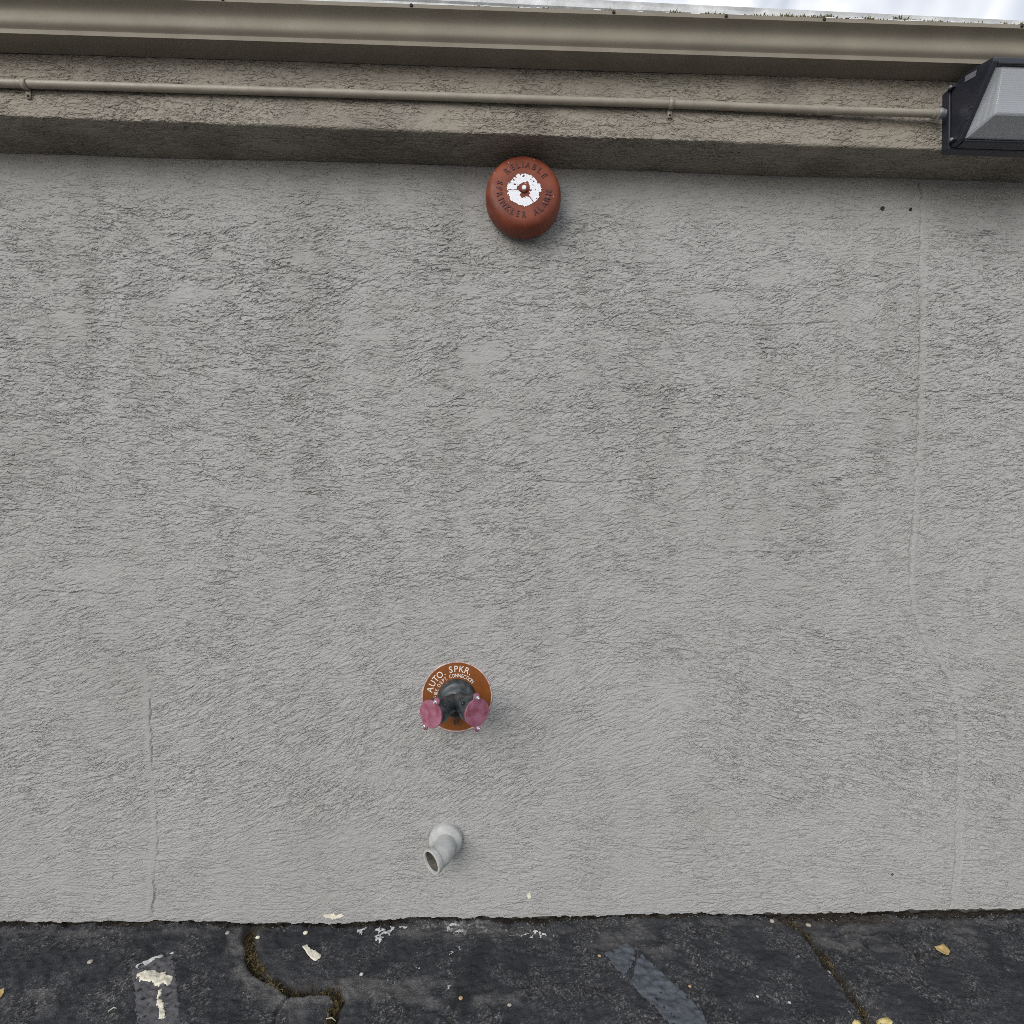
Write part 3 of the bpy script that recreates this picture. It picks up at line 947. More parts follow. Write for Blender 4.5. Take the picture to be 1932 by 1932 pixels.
cond = empty('conduit', conduit_pt(900, 186.2), 'thin tan painted conduit running along the band to the wall light', 'conduit')
pa, pb, pc, pd = P(-500, 140.5, cy0), conduit_pt(1262, 196.2), conduit_pt(1556, 208.2, 0.006), conduit_pt(1774, 214.8, 0.016)
MB().tube([pa, conduit_pt(0, 157), conduit_pt(640, 176), pb, pc], cr, 20).build('pipe', 'conduit', cond, angle=50)
MB().tube([pc, pd], cr * 0.97, 20).build('pipe', 'conduit', cond, angle=50)
dirc = (pd - pc).normalized()
MB().tube([pc - dirc * 0.024, pc - dirc * 0.023, pc - dirc * 0.002, pc + dirc * 0.002, pc + dirc * 0.023, pc + dirc * 0.024],
          [cr, cr + 0.0022, cr + 0.0022, cr + 0.0014, cr + 0.0022, cr], 20).build('coupling', 'conduit', cond, angle=50)
MB().tube([pd - dirc * 0.024, pd - dirc * 0.023, pd - dirc * 0.0125], [cr, cr + 0.002, cr + 0.002], 20).build('connector_nut', 'conduit', cond, angle=50)
MB().tube([pd - dirc * 0.012, pd - dirc * 0.0105, pd - dirc * 0.001, pd + dirc * 0.004, pd + dirc * 0.012], [cr + 0.001, cr + 0.0048, cr + 0.0048, cr + 0.0025, cr + 0.001], 20).build('connector', 'steel', cond, angle=50)
for u, v in ((48, 159), (1266, 196.4)):
    c = conduit_pt(u, v)
    st = MB()
    pts = []
    for k in range(11):
        a = rad(70 - k * 25)
        pts.append((c.y - (cr + 0.0012) * math.cos(a), c.z + (cr + 0.0012) * math.sin(a)))
    pts += [(-BAND - 0.003, c.z - cr - 0.005), (-BAND - 0.0025, c.z - cr - 0.024)]
    poly = pts + [(y + 0.0012 * 0.3, z - 0.0) for y, z in reversed(pts)]
    vv, ff = [], []
    for i, (y, z) in enumerate(pts):
        vv += [(c.x - 0.0075, y, z), (c.x + 0.0075, y, z)]
    for i in range(len(pts) - 1):
        ff.append((2 * i, 2 * i + 1, 2 * i + 3, 2 * i + 2))
    s = obj('strap', vv, ff, 'conduit', cond, angle=60)
    md = s.modifiers.new('thick', 'SOLIDIFY')
    md.thickness = 0.0016
    MB().lathe([(0.0, 0.0035), (0.003, 0.003), (0.0042, 0.0)], (c.x, -BAND - 0.004, c.z - cr - 0.016), (0, -1, 0), 10).build('strap_screw', 'lead', cond)


# ------------------------------------------------------------------ lettering
_glyph = {}


def glyph(ch, offset):
    key = (ch, offset)
    if key not in _glyph:
        cu = bpy.data.curves.new('glyph', 'FONT')
        cu.body = ch
        cu.size = 1.0
        cu.extrude = 0.03
        cu.offset = offset
        cu.resolution_u = 3
        to = bpy.data.objects.new('glyph', cu)
        C.objects.link(to)
        bpy.context.view_layer.update()
        me = to.evaluated_get(bpy.context.evaluated_depsgraph_get()).to_mesh()
        vs_ = [tuple(v.co) for v in me.vertices]
        fs_ = [tuple(p.vertices) for p in me.polygons]
        to.to_mesh_clear()
        bpy.data.objects.remove(to)
        bpy.data.curves.remove(cu)
        _glyph[key] = (vs_, fs_)
    return _glyph[key]


def arc_word(name, chars, angles, radius, size, surf, mat, parent, inward=False, wide=1.0, depth=0.0012, offset=0.0):
    """letters round a centre; angle clockwise from the top in degrees; surf(a, c) -> world point"""
    mb = MB()
    cap_h = 0.69
    for ch, an in zip(chars, angles):
        vs_, fs_ = glyph(ch, offset)
        if not vs_:
            continue
        xs_ = [v[0] for v in vs_]
        cx = (min(xs_) + max(xs_)) / 2
        zmax = max(abs(v[2]) for v in vs_) or 1
        th = rad(an)
        rd = (math.sin(th), math.cos(th))
        tn = (math.cos(th), -math.sin(th))
        if inward:
            rd_l, tn_l = (-rd[0], -rd[1]), (-tn[0], -tn[1])
        else:
            rd_l, tn_l = rd, tn
        w = []
        for x, y, z in vs_:
            a = (x - cx) * size * wide
            b = (y - (0.05 if ch == '.' else cap_h / 2) if ch != '.' else y - cap_h / 2) * size
            w.append(surf(rd[0] * radius + tn_l[0] * a + rd_l[0] * b, rd[1] * radius + tn_l[1] * a + rd_l[1] * b, depth * z / zmax))
        mb.add(w, fs_)
    return mb.build(name, mat, parent, smooth=False)


# ------------------------------------------------------------------ alarm bell
RIM_P = 0.028
bc = P(986.5, 381.5, -RIM_P)
bell = empty('alarm_bell', (bc.x, 0, bc.z), 'round faded red alarm bell with raised lettering below the band', 'alarm bell')
RB = 69.9 / F_PX * (bc - CAM).dot(fwd)
gong_prof = [(RB - 0.004, 0.002), (RB - 0.001, -0.001), (RB, 0.002), (RB, 0.018), (RB - 0.0006, 0.034), (RB - 0.0024, 0.045), (RB - 0.006, 0.0540), (RB - 0.0115, 0.0615), (RB - 0.0185, 0.0665),
             (RB - 0.028, 0.0692), (RB - 0.045, 0.0703), (RB - 0.075, 0.0710), (0.018, 0.0714), (0.0, 0.0715)]


def gong_h(r):
    pr = sorted((r_, h_) for r_, h_ in gong_prof[2:])
    return float(np.interp(r, [p[0] for p in pr], [p[1] for p in pr]))


def bell_surf(a, c, d):
    r = math.hypot(a, c)
    return (bc.x + a, -RIM_P - gong_h(r) - d, bc.z + c)


MB().lathe(gong_prof, (bc.x, -RIM_P, bc.z), (0, -1, 0), 96).build('gong', 'gong', bell, angle=60)
MB().lathe([(0.060, -RIM_P + 0.0), (0.060, -0.004), (0.056, 0.004), (0.052, RIM_P + 0.010), (0.0, RIM_P + 0.010)], (bc.x, 0, bc.z), (0, -1, 0), 40).build('back_box', 'iron', bell)
LR = 0.0800
arc_word('lettering', 'RELIABLE', (-43.5, -28, -14.5, -3.5, 8.6, 24, 39.5, 55), LR, 0.027, bell_surf, 'gong_letter', bell, False, 0.85, 0.0022, 0.012)
arc_word('lettering', 'SPRINKLER', (-76, -90, -103, -114.5, -125.5, -140, -153.5, -166.5, -181), LR, 0.027, bell_surf, 'gong_letter', bell, True, 0.85, 0.0022, 0.012)
arc_word('lettering', 'ALARM', (151.5, 138, 125, 111, 96), LR, 0.027, bell_surf, 'gong_letter', bell, True, 0.85, 0.0022, 0.012)
# flaking white disc round the bolt
st = 0.0011
A, Cc = np.meshgrid(np.arange(-0.062, 0.062, st), np.arange(-0.062, 0.062, st))
Rr = np.hypot(A, Cc * 0.98)
Th = np.arctan2(A, Cc)
nb = 0.0018 * fnoise(A.shape, 1.5, 1.5, 400)
rin = 0.0185 + 0.005 * np.cos(2 * Th + 0.6) * 0.6 + 0.003 * fnoise(A.shape, 5, 5, 401)
rout = 0.0535 - 0.004 * (Cc > 0.02)
ins = (Rr + nb > rin) & (Rr + nb < rout)
topflk = sstep(Cc, 0.008, 0.045)
ins &= ~((fnoise(A.shape, 2.2, 2.2, 402) > 1.75) & (Cc > 0.012))
ins &= ~((fnoise(A.shape, 1.3, 1.3, 403) > 2.7 - 1.1 * topflk))
for a0 in (142, -95):
    ins &= ~((np.abs(Th - rad(a0) - 0.03 * fnoise(A.shape, 3, 3, 404)) * Rr < 0.0005) & (Rr > 0.026))
keep = ins[:-1, :-1] & ins[1:, :-1] & ins[:-1, 1:] & ins[1:, 1:]
Yd = -RIM_P - np.vectorize(gong_h)(np.hypot(A, Cc)) - 0.0010
grid_mesh('white_decal', bc.x + A - bell.location.x, Yd, bc.z + Cc - bell.location.z, 'flake_white', bell, None, keep=keep)
zf = RIM_P + 0.0713
MB().lathe([(0.0135, -0.002), (0.0135, 0.005), (0.0115, 0.0068), (0.0, 0.0068)], (bc.x, -zf, bc.z), (0, -1, 0), 6).build('nut', 'gong', bell, angle=25)
MB().lathe([(0.0072, 0.0), (0.0072, 0.0105), (0.0062, 0.012), (0.0, 0.0122)], (bc.x, -zf, bc.z), (0, -1, 0), 20).build('bolt', 'flake_white', bell)
for k in range(9):
    th, rr = random.uniform(0, 6.28), random.uniform(0.06, 0.115)
    q = bell_surf(rr * math.cos(th), rr * math.sin(th), 0.0006)
    MB().lathe([(0.0, 0.0012), (random.uniform(0.0008, 0.002), 0.0)], q, (0, -1, 0), 7).build('paint_fleck', 'flake_white', bell)

# ------------------------------------------------------------------ fire department connection
PT = 0.006
fc = P(862.3, 1314.5, -PT)
fdc = empty('fire_hose_connection', (fc.x, 0, fc.z), 'twin-inlet fire hose connection with two pink caps on a round brown plate', 'hose connection')
RP = 66.6 / F_PX * (fc - CAM).dot(fwd)
MB().lathe([(RP - 0.0045, -PT - 0.004), (RP - 0.0045, 0.0), (0.02, 0.0002), (0.0, 0.0002)], (fc.x, -PT, fc.z), (0, -1, 0), 96).build('plate', 'plate', fdc)
MB().lathe([(RP, -PT - 0.004), (RP, 0.0005), (RP - 0.0012, 0.0016), (RP - 0.0034, 0.0016), (RP - 0.0046, 0.0002)], (fc.x, -PT, fc.z), (0, -1, 0), 96).build('plate_rim', 'plate_rim', fdc)


def plate_surf(a, c, d):
    return (fc.x + a, -PT - 0.0006 - max(d, -0.0005), fc.z + c)


arc_word('lettering', 'AUTO.', (-75, -61.5, -50, -38.5, -28.5), 0.0945, 0.0305, plate_surf, 'plate_letter', fdc, False, 0.92, 0.0010, 0.004)
arc_word('lettering', 'SPKR.', (-13.5, -2.2, 9.2, 20.8, 29), 0.0945, 0.0305, plate_surf, 'plate_letter', fdc, False, 0.92, 0.0010, 0.004)
arc_word('lettering', 'FIRE', (-90, -84, -78.5, -71.5), 0.0722, 0.0175, plate_surf, 'plate_letter', fdc, False, 0.80, 0.0010, 0.0)
arc_word('lettering', 'DEPT.', (-57.5, -48.2, -40.2, -33, -28), 0.0722, 0.0175, plate_surf, 'plate_letter', fdc, False, 0.80, 0.0010, 0.0)
arc_word('lettering', 'CONNECTION', (-18.5, -10.3, -2, 6, 13.6, 20.4, 26.6, 31.2, 36.8, 44.5), 0.0722, 0.0175, plate_surf, 'plate_letter', fdc, False, 0.80, 0.0010, 0.0)
MB().lathe([(0.0645, -0.004), (0.0645, 0.003), (0.0605, 0.009), (0.0585, 0.018), (0.0535, 0.022), (0.0470, 0.025), (0.0430, 0.031), (0.037, 0.037), (0.028, 0.042), (0.016, 0.045), (0.0, 0.046)],
           (fc.x, -PT, fc.z - 0.004), (0, -1, 0), 56).build('hub', 'iron', fdc, angle=40)
cap_l, cap_r = P(813.0, 1347.0, -0.150), P(899.8, 1344.2, -0.150)
mb = MB()
mb.tube([(fc.x, -0.03, fc.z - 0.02), (fc.x, -0.060, fc.z - 0.024), (fc.x, -0.066, fc.z - 0.025)], [0.028, 0.028, 0.020], 24)
mb.build('body', 'iron', fdc, angle=50)
for cpos, sx, tilt, zdrop in ((cap_l, -1, 28, 0.0), (cap_r, 1, -2, 0.0)):
    nrm = Vector((sx * math.sin(rad(33)), -math.cos(rad(33)), 0.0)).normalized()
    org = cpos - nrm * 0.115
    inl = MB().lathe([(0.0295, 0.0), (0.0295, 0.056), (0.0350, 0.059), (0.0350, 0.067), (0.0330, 0.068), (0.0330, 0.072), (0.0412, 0.074), (0.0412, 0.078), (0.0412, 0.106), (0.0395, 0.110), (0.0, 0.110)], org, nrm, 40)
    e_up = Vector((0, 0, 1))
    e_rt = nrm.cross(e_up) * -1.0
    inlet = inl.build('inlet', 'iron', fdc, angle=35)
    # pin lugs on the swivel ring
    for a in (rad(52), rad(232)):
        dv_ = e_up * math.cos(a) + Vector((-sx * math.cos(rad(33)), -math.sin(rad(33)), 0)) * math.sin(a)
        MB().lathe([(0.006, 0.0), (0.006, 0.010), (0.004, 0.012), (0.0, 0.012)], org + nrm * 0.090 + dv_ * 0.0395, dv_, 12).build('lug', 'iron', inlet)
    # cap with two ears
    RC = 0.0432
    ear = 0.0115
    poly = []
    ts = rad(tilt)
    for k in range(72):
        a = 2 * math.pi * k / 72
        r = RC
        for c0 in (0.0, math.pi):
            da_ = (a - c0 + math.pi) % (2 * math.pi) - math.pi
            # ear circle centred just outside the rim
            ec = RC + 0.006
            disc = ear ** 2 - (ec * math.sin(da_)) ** 2
            if disc > 0 and abs(da_) < 1:
                r = max(r, ec * math.cos(da_) + math.sqrt(disc))
        poly.append((r, a))
    cp = MB()
    rings = [(1.0, -0.003), (1.0, 0.0015), (0.97, 0.003), (0.5, 0.0034)]
    vv = []
    for f_, h_ in rings:
        for r, a in poly:
            vv.append(cpos + nrm * h_ + (e_up * math.cos(a + ts) + e_rt * math.sin(a + ts)) * (r * f_))
    n = len(poly)
    ff = []
    for i in range(len(rings) - 1):
        for k in range(n):
            k2 = (k + 1) % n
            ff.append((i * n + k, i * n + k2, (i + 1) * n + k2, (i + 1) * n + k))
    ff.append(tuple(range((len(rings) - 1) * n, len(rings) * n)))
    ff.append(tuple(reversed(range(n))))
    capo = obj('cap', vv, ff, 'cap', fdc, angle=40)
    for c0 in (0.0, math.pi):
        d_ = e_up * math.cos(c0 + ts) + e_rt * math.sin(c0 + ts)
        q = cpos + d_ * (RC + 0.0045)
        MB().lathe([(0.0062, 0.0), (0.0062, 0.005), (0.0035, 0.0055), (0.0035, 0.012), (0.0025, 0.0135), (0.0, 0.0138)], q + nrm * 0.002, nrm, 10).build('bolt', 'steel', capo, angle=25)
        MB().lathe([(0.004, -0.024), (0.004, 0.0)], q - nrm * 0.001, nrm, 10).build('bolt_shank', 'iron', capo)
# small hook ring under the body
hk = [(fc.x - 0.002 + 0.006 * math.cos(a), -0.018, fc.z - 0.078 + 0.010 * math.sin(a)) for a in np.linspace(0, 2 * math.pi, 17)]
MB().tube(hk, 0.0022, 8).tube([(fc.x - 0.002, -0.018, fc.z - 0.066), (fc.x - 0.002, -0.05, fc.z - 0.052)], 0.0025, 8).build('chain_ring', 'iron', fdc)
for k in range(5):
    q = (fc.x + random.uniform(-0.03, 0.02), -PT - 0.062, fc.z + random.uniform(-0.012, 0.018))
    r = math.hypot(q[0] - fc.x, q[2] - fc.z)
    q = (q[0], -PT - float(np.interp(r, [0, .022, .038, .0475], [.046, .044, .037, .025])) - 0.0006, q[2])
    MB().lathe([(0.0, 0.0012), (random.uniform(0.0012, 0.0028), 0.0)], q, (0, -1, 0), 6).build('paint_fleck', 'flake_white', fdc)

# ------------------------------------------------------------------ drain elbow
dc_ = P(840.5, 1588.0, -0.012)
dr = empty('drain_pipe', (dc_.x, 0, dc_.z), 'short pale grey drain elbow sticking out of the wall near the ground', 'drain pipe')
MB().lathe([(0.0560, -0.014), (0.0560, 0.002), (0.0545, 0.008), (0.050, 0.012), (0.043, 0.0165), (0.038, 0.019), (0.0, 0.019)], (dc_.x, -0.008, dc_.z), (0, -1, 0), 48).build('escutcheon', 'drain', dr, angle=40)
nd = Vector((-0.68, -0.70, -0.14)).normalized()
p0 = Vector((dc_.x, -0.016, dc_.z - 0.002))
p1 = p0 + Vector((0, -1, 0)) * 0.024
path = [p0, p1]
cur, dirv = p1.copy(), Vector((0, -1, 0))
for k in range(1, 9):
    dirv = Vector((0, -1, 0)).lerp(nd, k / 8).normalized()
    cur = cur + dirv * 0.0066
    path.append(cur.copy())
end = cur + nd * 0.006
path.append(end)
MB().tube(path, [0.0365] * len(path), 40, caps=False).build('elbow', 'drain', dr, angle=50)
RL = 0.0400
MB().lathe([(0.0365, -0.002), (RL - 0.001, 0.0), (RL, 0.002), (RL, 0.016), (RL - 0.0015, 0.018), (0.0335, 0.018), (0.0325, 0.0165), (0.0325, -0.030)], end - nd * 0.001, nd, 44).build('outlet_rim', 'drain', dr, angle=35)
MB().lathe([(0.0322, 0.010), (0.0322, -0.03), (0.0, -0.03)], end, nd, 32).build('bore', 'bore', dr)

# ------------------------------------------------------------------ wall light
lo = P(1775.5, 293.0, -BAND)
LW, LZ = 0.42, lo.z
lamp = empty('wall_light', (lo.x, -BAND, lo.z), 'dark boxy wall light with ribbed glass lens at the end of the conduit', 'wall light')


def lp(x, p_, h_):
    return (lo.x + x, -BAND - p_, LZ + h_)


def extr(poly, x0, x1, name, mat, angle=30, bev=0.003):
    o_ = MB().prism([lp(x0, *q) for q in poly], (x1 - x0, 0, 0)).build(name, mat, lamp, smooth=False)
    if bev:
        md_ = o_.modifiers.new('edge', 'BEVEL')
        md_.width = bev
        md_.segments = 2
    return o_


extr([(0.0, 0.0), (0.0, 0.190), (0.028, 0.190), (0.028, 0.0)], 0.0, LW, 'back_box', 'housing')
# hood: sides and top as one shell, the lens cavity left open
extr([(0.0285, 0.004), (0.0285, 0.188), (0.068, 0.200), (0.170, 0.168), (0.170, 0.156), (0.060, 0.006)], 0.006, 0.022, 'side_panel', 'housing')
extr([(0.0285, 0.004), (0.0285, 0.188), (0.068, 0.200), (0.170, 0.168), (0.170, 0.156), (0.060, 0.006)], LW - 0.022, LW - 0.006, 'side_panel', 'housing')
extr([(0.0285, 0.170), (0.0285, 0.188), (0.068, 0.200), (0.170, 0.168), (0.168, 0.150), (0.156, 0.150), (0.150, 0.160), (0.066, 0.186)], 0.0222, LW - 0.0222, 'hood', 'housing')
extr([(0.0285, 0.002), (0.0285, 0.022), (0.056, 0.016), (0.064, 0.006), (0.060, 0.001)], 0.0222, LW - 0.0222, 'bottom_rail', 'housing')
MB().add([lp(0.024, 0.032, 0.03), lp(LW - 0.024, 0.032, 0.03), lp(LW - 0.024, 0.045, 0.172), lp(0.024, 0.045, 0.172)], [(0, 1, 2, 3)]).build('reflector', 'reflector', lamp, smooth=False)
base = [(0.021, 0.158, 0.152), (LW - 0.021, 0.158, 0.152), (LW - 0.021, 0.060, 0.010), (0.021, 0.060, 0.010)]
front = [(0.046, 0.160, 0.146), (LW - 0.046, 0.160, 0.146), (LW - 0.046, 0.135, 0.030), (0.046, 0.135, 0.030)]
mid = [(0.021, 0.066, 0.008), (LW - 0.021, 0.066, 0.008)]
lv = [lp(*q) for q in base + front + mid]
lf = [(4, 7, 6, 5), (0, 4, 5, 1), (0, 3, 8, 7, 4), (1, 5, 6, 9, 2), (7, 8, 9, 6), (3, 2, 9, 8)]
ln = obj('lens', lv, lf, 'lens', lamp, smooth=False)
md = ln.modifiers.new('round', 'BEVEL')
md.width = 0.006
md.segments = 3
# sticker, hinge, catches and screws on the near side panel
MB().add([(lo.x + 0.0052, *lp(0, 0.080, 0.186)[1:]), (lo.x + 0.0052, *lp(0, 0.118, 0.174)[1:]), (lo.x + 0.0052, *lp(0, 0.114, 0.158)[1:]), (lo.x + 0.0052, *lp(0, 0.076, 0.170)[1:])],
         [(0, 1, 2, 3)]).build('sticker', 'sticker', lamp, smooth=False)
for p_, h_, r_ in ((0.100, 0.075, 0.0045), (0.088, 0.050, 0.0035)):
    MB().lathe([(0.0, 0.004), (r_ * 0.7, 0.004), (r_, 0.0015), (r_, -0.002)], (lo.x + 0.006, -BAND - p_, LZ + h_), (-1, 0, 0), 12).build('screw', 'lead', lamp)
for p_, h_ in ((0.030, 0.186), (0.036, 0.020)):
    MB().box(lo.x - 0.004, lo.x + 0.008, -BAND - p_ - 0.016, -BAND - p_ + 0.002, LZ + h_ - 0.006, LZ + h_ + 0.006).build('hinge_lug', 'housing', lamp, smooth=False)
    MB().lathe([(0.0, 0.006), (0.004, 0.005), (0.0045, 0.0)], (lo.x - 0.003, -BAND - p_ - 0.008, LZ + h_), (-1, 0, 0), 10).build('screw', 'steel', lamp)

# ------------------------------------------------------------------ small marks on the wall
for u, v, r_, lab in ((1665, 393, 0.0065, 'small dark hole in the wall, left of the pair below the wall light'),
                      (1718, 395, 0.0050, 'small dark hole in the wall, right of the pair next to the vertical joint'),
                      (1683, 1649, 0.0045, 'small dark plug hole low on the wall near the right joint')):
    p = P(u, v, -0.001)
    o = MB().lathe([(r_, -0.004), (r_, 0.002), (r_ * 0.75, 0.0028), (r_ * 0.7, 0.0008), (0.0, 0.0004)], p, (0, -1, 0), 12, squash=1).build('plug_hole', 'lead', None, loc=p)
    tag(o, lab, 'plug hole')
for u, v, wd, hh, lab in ((628, 1727, 40, 10, 'cream paint smear at the foot of the wall left of the drain elbow'),
                          (998, 1690, 10, 12, 'small cream drip low on the wall right of the drain elbow')):
    p = P(u, v, 0)
    X, Z = np.meshgrid(np.arange(-0.04, 0.04, 0.002), np.arange(-0.02, 0.02, 0.002))
    ins = ((X / (wd * 0.0009)) ** 2 + (Z / (hh * 0.0009)) ** 2 + 0.3 * fnoise(X.shape, 2, 2, int(u))) < 1
    keep = ins[:-1, :-1] & ins[1:, :-1] & ins[:-1, 1:] & ins[1:, 1:]
    ri = np.clip(((p.z + Z + 0.06) / DZ).astype(int), 0, SH[0] - 1)
    ci = np.clip(((p.x + X - X_MIN) / DX).astype(int), 0, SH[1] - 1)
    o = grid_mesh('paint_smear', X, -np.maximum(hgt[ri, ci], hgt[np.clip(ri + 1, 0, SH[0] - 1), ci]) - 0.0012, Z, 'cream', None, None, keep=keep)
    o.location = (p.x, 0, p.z)
    tag(o, lab, 'paint smear')


# ------------------------------------------------------------------ things on the ground
def flat_thing(name, outline, mat, curl, label, cat, lift=0.003, thick=0.0014, group=None):
    """leaf or flake: curled outline resting on the ground"""
    n = len(outline)
    cx, cy = sum(p[0] for p in outline) / n, sum(p[1] for p in outline) / n
    rmax = max(math.hypot(p[0] - cx, p[1] - cy) for p in outline)
    vv, ff = [], []
    fr = (1.0, 0.66, 0.33)
    for f_ in fr:
        for x, y in outline:
            px, py = cx + (x - cx) * f_, cy + (y - cy) * f_
            q = math.hypot(px - cx, py - cy) / rmax
            vv.append((px, py, gh(cx, cy) + lift + curl * q * q + random.uniform(-1, 1) * 0.0005))
    vv.append((cx, cy, gh(cx, cy) + lift))
    for i in range(len(fr) - 1):
        for k in range(n):
            k2 = (k + 1) % n
            ff.append((i * n + k, i * n + k2, (i + 1) * n + k2, (i + 1) * n + k))
    b_ = (len(fr) - 1) * n
    for k in range(n):
        ff.append((b_ + k, b_ + (k + 1) % n, len(vv) - 1))
    o_ = obj(name, vv, ff, mat, None, True, 60, loc=(cx, cy, gh(cx, cy)))
    md_ = o_.modifiers.new('thick', 'SOLIDIFY')
    md_.thickness = thick
    return tag(o_, label, cat, group)


def jag(pts, m=3, amp=0.0012):
    out_ = []
    for i in range(len(pts)):
        a, b = Vector(pts[i]), Vector(pts[(i + 1) % len(pts)])
        for k in range(m):
            q = a.lerp(b, k / m)
            out_.append((q.x + random.uniform(-amp, amp), q.y + random.uniform(-amp, amp)))
    return out_


flat_thing('leaf', jag([z8(1425, 333), z8(1450, 325), z8(1475, 322), z8(1500, 340), z8(1515, 358), z8(1506, 384), z8(1485, 376), z8(1465, 362), z8(1440, 350)], 2, 0.0006), 'leaf', 0.008,
           'dry tan leaf lying alone on the asphalt to the right of the crack', 'leaf')
flat_thing('leaf', jag([z8(960, 765), z8(975, 748), z8(1000, 752), z8(1018, 778), z8(1010, 820), z8(985, 850), z8(965, 810)], 2, 0.0008), 'leaf_bright', 0.006,
           'pale yellow leaf at the bottom edge, left one of the pair beside the crack', 'leaf')
flat_thing('leaf', jag([z8(1098, 765), z8(1125, 748), z8(1165, 750), z8(1192, 775), z8(1180, 830), z8(1140, 850), z8(1110, 810)], 2, 0.0008), 'leaf_bright', 0.006,
           'bright yellow leaf at the bottom edge, right one of the pair beside the crack', 'leaf')
flat_thing('leaf', jag([z6(-30, 640), z6(0, 590), z6(22, 580), z6(24, 600), z6(8, 625), z6(-14, 650)], 2, 0.0006), 'leaf', 0.005,
           'tan leaf tip at the left edge of the asphalt', 'leaf')
flat_thing('paint_flake', jag([z6(1708, 332), z6(1735, 322), z6(1752, 346), z6(1780, 352), z6(1814, 380), z6(1808, 398), z6(1782, 414), z6(1755, 396), z6(1730, 366)], 3, 0.0012), 'cream', 0.002,
           'cream paint flake lying on the dark asphalt right of the mossy crack', 'paint flake', 0.004, 0.002)


def pebble(x, y, r, mat, label, group=None):
    vv, ff = [], []
    rows, segs = 5, 8
    sx, sy, sz = r * random.uniform(0.85, 1.2), r * random.uniform(0.75, 1.0), r * random.uniform(0.45, 0.65)
    for i in range(rows + 1):
        ph = math.pi * i / rows
        for k in range(segs):
            a = 2 * math.pi * k / segs
            j = 1 + random.uniform(-0.12, 0.12)
            vv.append((x + sx * math.sin(ph) * math.cos(a) * j, y + sy * math.sin(ph) * math.sin(a) * j, gh(x, y) + sz * 0.8 + sz * math.cos(ph)))
    for i in range(rows):
        for k in range(segs):
            k2 = (k + 1) % segs
            ff.append((i * segs + k, (i + 1) * segs + k, (i + 1) * segs + k2, i * segs + k2))
    o_ = obj('pebble', vv, ff, mat, None, True, 70, loc=(x, y, gh(x, y)))
    return tag(o_, label, 'pebble', group)


for (x, y), r, mt, lab in ((z7(862, 642), 0.0065, 'pebble_tan', 'tan pebble on the asphalt at the bottom, left of the pinkish one'),
                           (z7(1137, 680), 0.0055, 'pebble', 'pinkish pebble on the asphalt near the bottom centre'),
                           (z7(302, 490), 0.006, 'chip', 'white stone chip on the asphalt below the mossy crack corner'),
                           (z8(510, 172), 0.009, 'pebble', 'largest pale pebble at the foot of the wall left of the right crack'),
                           (z8(715, 188), 0.008, 'pebble', 'pale pebble at the foot of the wall right of the right crack'),
                           (z8(46, 572), 0.005, 'pebble_tan', 'tan pebble beside the long blue grey stripe piece'),
                           (z8(428, 612), 0.0045, 'chip', 'white chip on the asphalt, left one of two before the right crack'),
                           (z8(608, 640), 0.0045, 'chip', 'white chip on the asphalt, right one of two before the right crack'),
                           (z7(1645, 393), 0.0055, 'pebble_tan', 'pinkish chip touching the left corner of the small blue grey stripe piece'),
                           (z6(1455, 262), 0.007, 'cream', 'cream chip at the upper end of the mossy crack by the wall'),
                           (z6(1285, 248), 0.008, 'pebble', 'flat pale stone at the foot of the wall left of the mossy crack'),
                           (z6(1725, 238), 0.0075, 'cream', 'cream chip by the wall above the cream paint flake'),
                           (z6(510, 425), 0.008, 'pebble', 'grey stone set in the asphalt left of the grey worn stripe'),
                           (z8(830, 455), 0.008, 'chip', 'white splinter lying in the right crack')):
    pebble(x, y, r, mt, lab)

# moss, dead grass and grit in the cracks
mv, mf = [], []


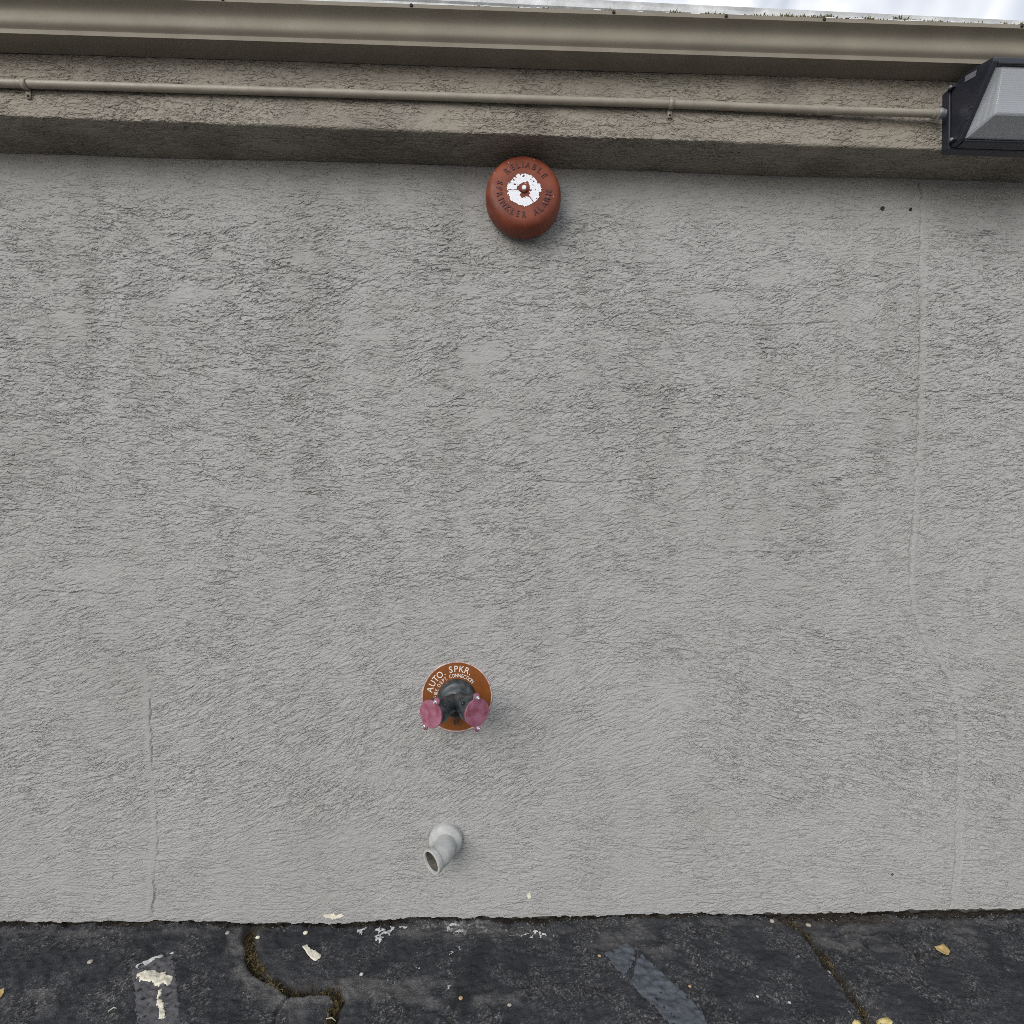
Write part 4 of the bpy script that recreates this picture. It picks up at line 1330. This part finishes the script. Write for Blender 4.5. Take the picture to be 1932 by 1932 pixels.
def tufts(pts, width, count, hmax):
    seg = [(Vector(a), Vector(b)) for a, b in zip(pts[:-1], pts[1:])]
    L = [(b - a).length for a, b in seg]
    for _ in range(count):
        t = random.uniform(0, sum(L))
        for (a, b), l in zip(seg, L):
            if t <= l:
                break
            t -= l
        q = a.lerp(b, min(1, t / l))
        x, y = q.x + random.gauss(0, width), q.y + random.gauss(0, width * 0.8)
        if y > -0.002:
            continue
        z = gh(x, y)
        h_ = hmax * random.uniform(0.3, 1.0)
        an = random.uniform(0, 6.28)
        lx, ly = random.gauss(0, 0.007), random.gauss(0, 0.007)
        w = random.uniform(0.0008, 0.0022)
        i = len(mv)
        mv.extend([(x - w * math.cos(an), y - w * math.sin(an), z - 0.001), (x + w * math.cos(an), y + w * math.sin(an), z - 0.001),
                   (x + lx * 0.5 + w * 0.8 * math.cos(an), y + ly * 0.5 + w * 0.8 * math.sin(an), z + h_ * 0.7), (x + lx, y + ly, z + h_)])
        mf.append((i, i + 1, i + 2, i + 3))


tufts(crack_a, 0.0062, 1300, 0.012)
tufts(crack_a[2:5], 0.007, 500, 0.013)
tufts(crack_b, 0.0055, 520, 0.013)
tufts(crack_c, 0.0050, 420, 0.007)
tufts(crack_c[:3], 0.010, 260, 0.006)
o = obj('crack_moss', mv, mf, 'moss', None, smooth=False)
tag(o, 'brown moss and dead grass filling the wide cracks in the asphalt', 'moss', None, 'stuff')
# long dry stalks in the crack
for (x0, y0), (x1, y1), lab in ((z6(1842, 762), z6(1895, 738), 'long dry straw lying in the mossy crack at the bottom'), (z6(612, 712), z6(658, 686), 'thin pale straw on the asphalt left of the grey worn stripe')):
    a, b = Vector((x0, y0, gh(x0, y0) + 0.008)), Vector((x1, y1, gh(x1, y1) + 0.006))
    o = MB().tube([a, a.lerp(b, 0.5) + Vector((0, 0.004, 0.002)), b], [0.0012, 0.0016, 0.0008], 6).build('straw', 'cream', None, loc=a)
    tag(o, lab, 'straw')
# grit along the wall joint
gv2, gf2 = [], []
for _ in range(800):
    x = random.uniform(-1.9, 1.95)
    y = -abs(random.gauss(0, 0.016)) - 0.002
    if random.random() < 0.25:
        q = random.choice(crack_c + crack_a)
        x, y = q[0] + random.gauss(0, 0.02), q[1] + random.gauss(0, 0.02)
        if y > -0.002:
            continue
    r = random.uniform(0.0008, 0.0016) + 0.0022 * random.random() ** 4
    z = gh(x, y) + r * 0.4
    i = len(gv2)
    gv2 += [(x + r, y, z), (x, y + r, z), (x - r, y, z), (x, y - r, z), (x, y, z + r * 0.9)]
    gf2 += [(i, i + 1, i + 4), (i + 1, i + 2, i + 4), (i + 2, i + 3, i + 4), (i + 3, i, i + 4)]
o = obj('grit', gv2, gf2, 'grit', None, smooth=False)
tag(o, 'fine grit gathered along the foot of the wall', 'grit', None, 'stuff')

for o in bpy.data.objects:
    if '_base' in o:
        del o['_base']
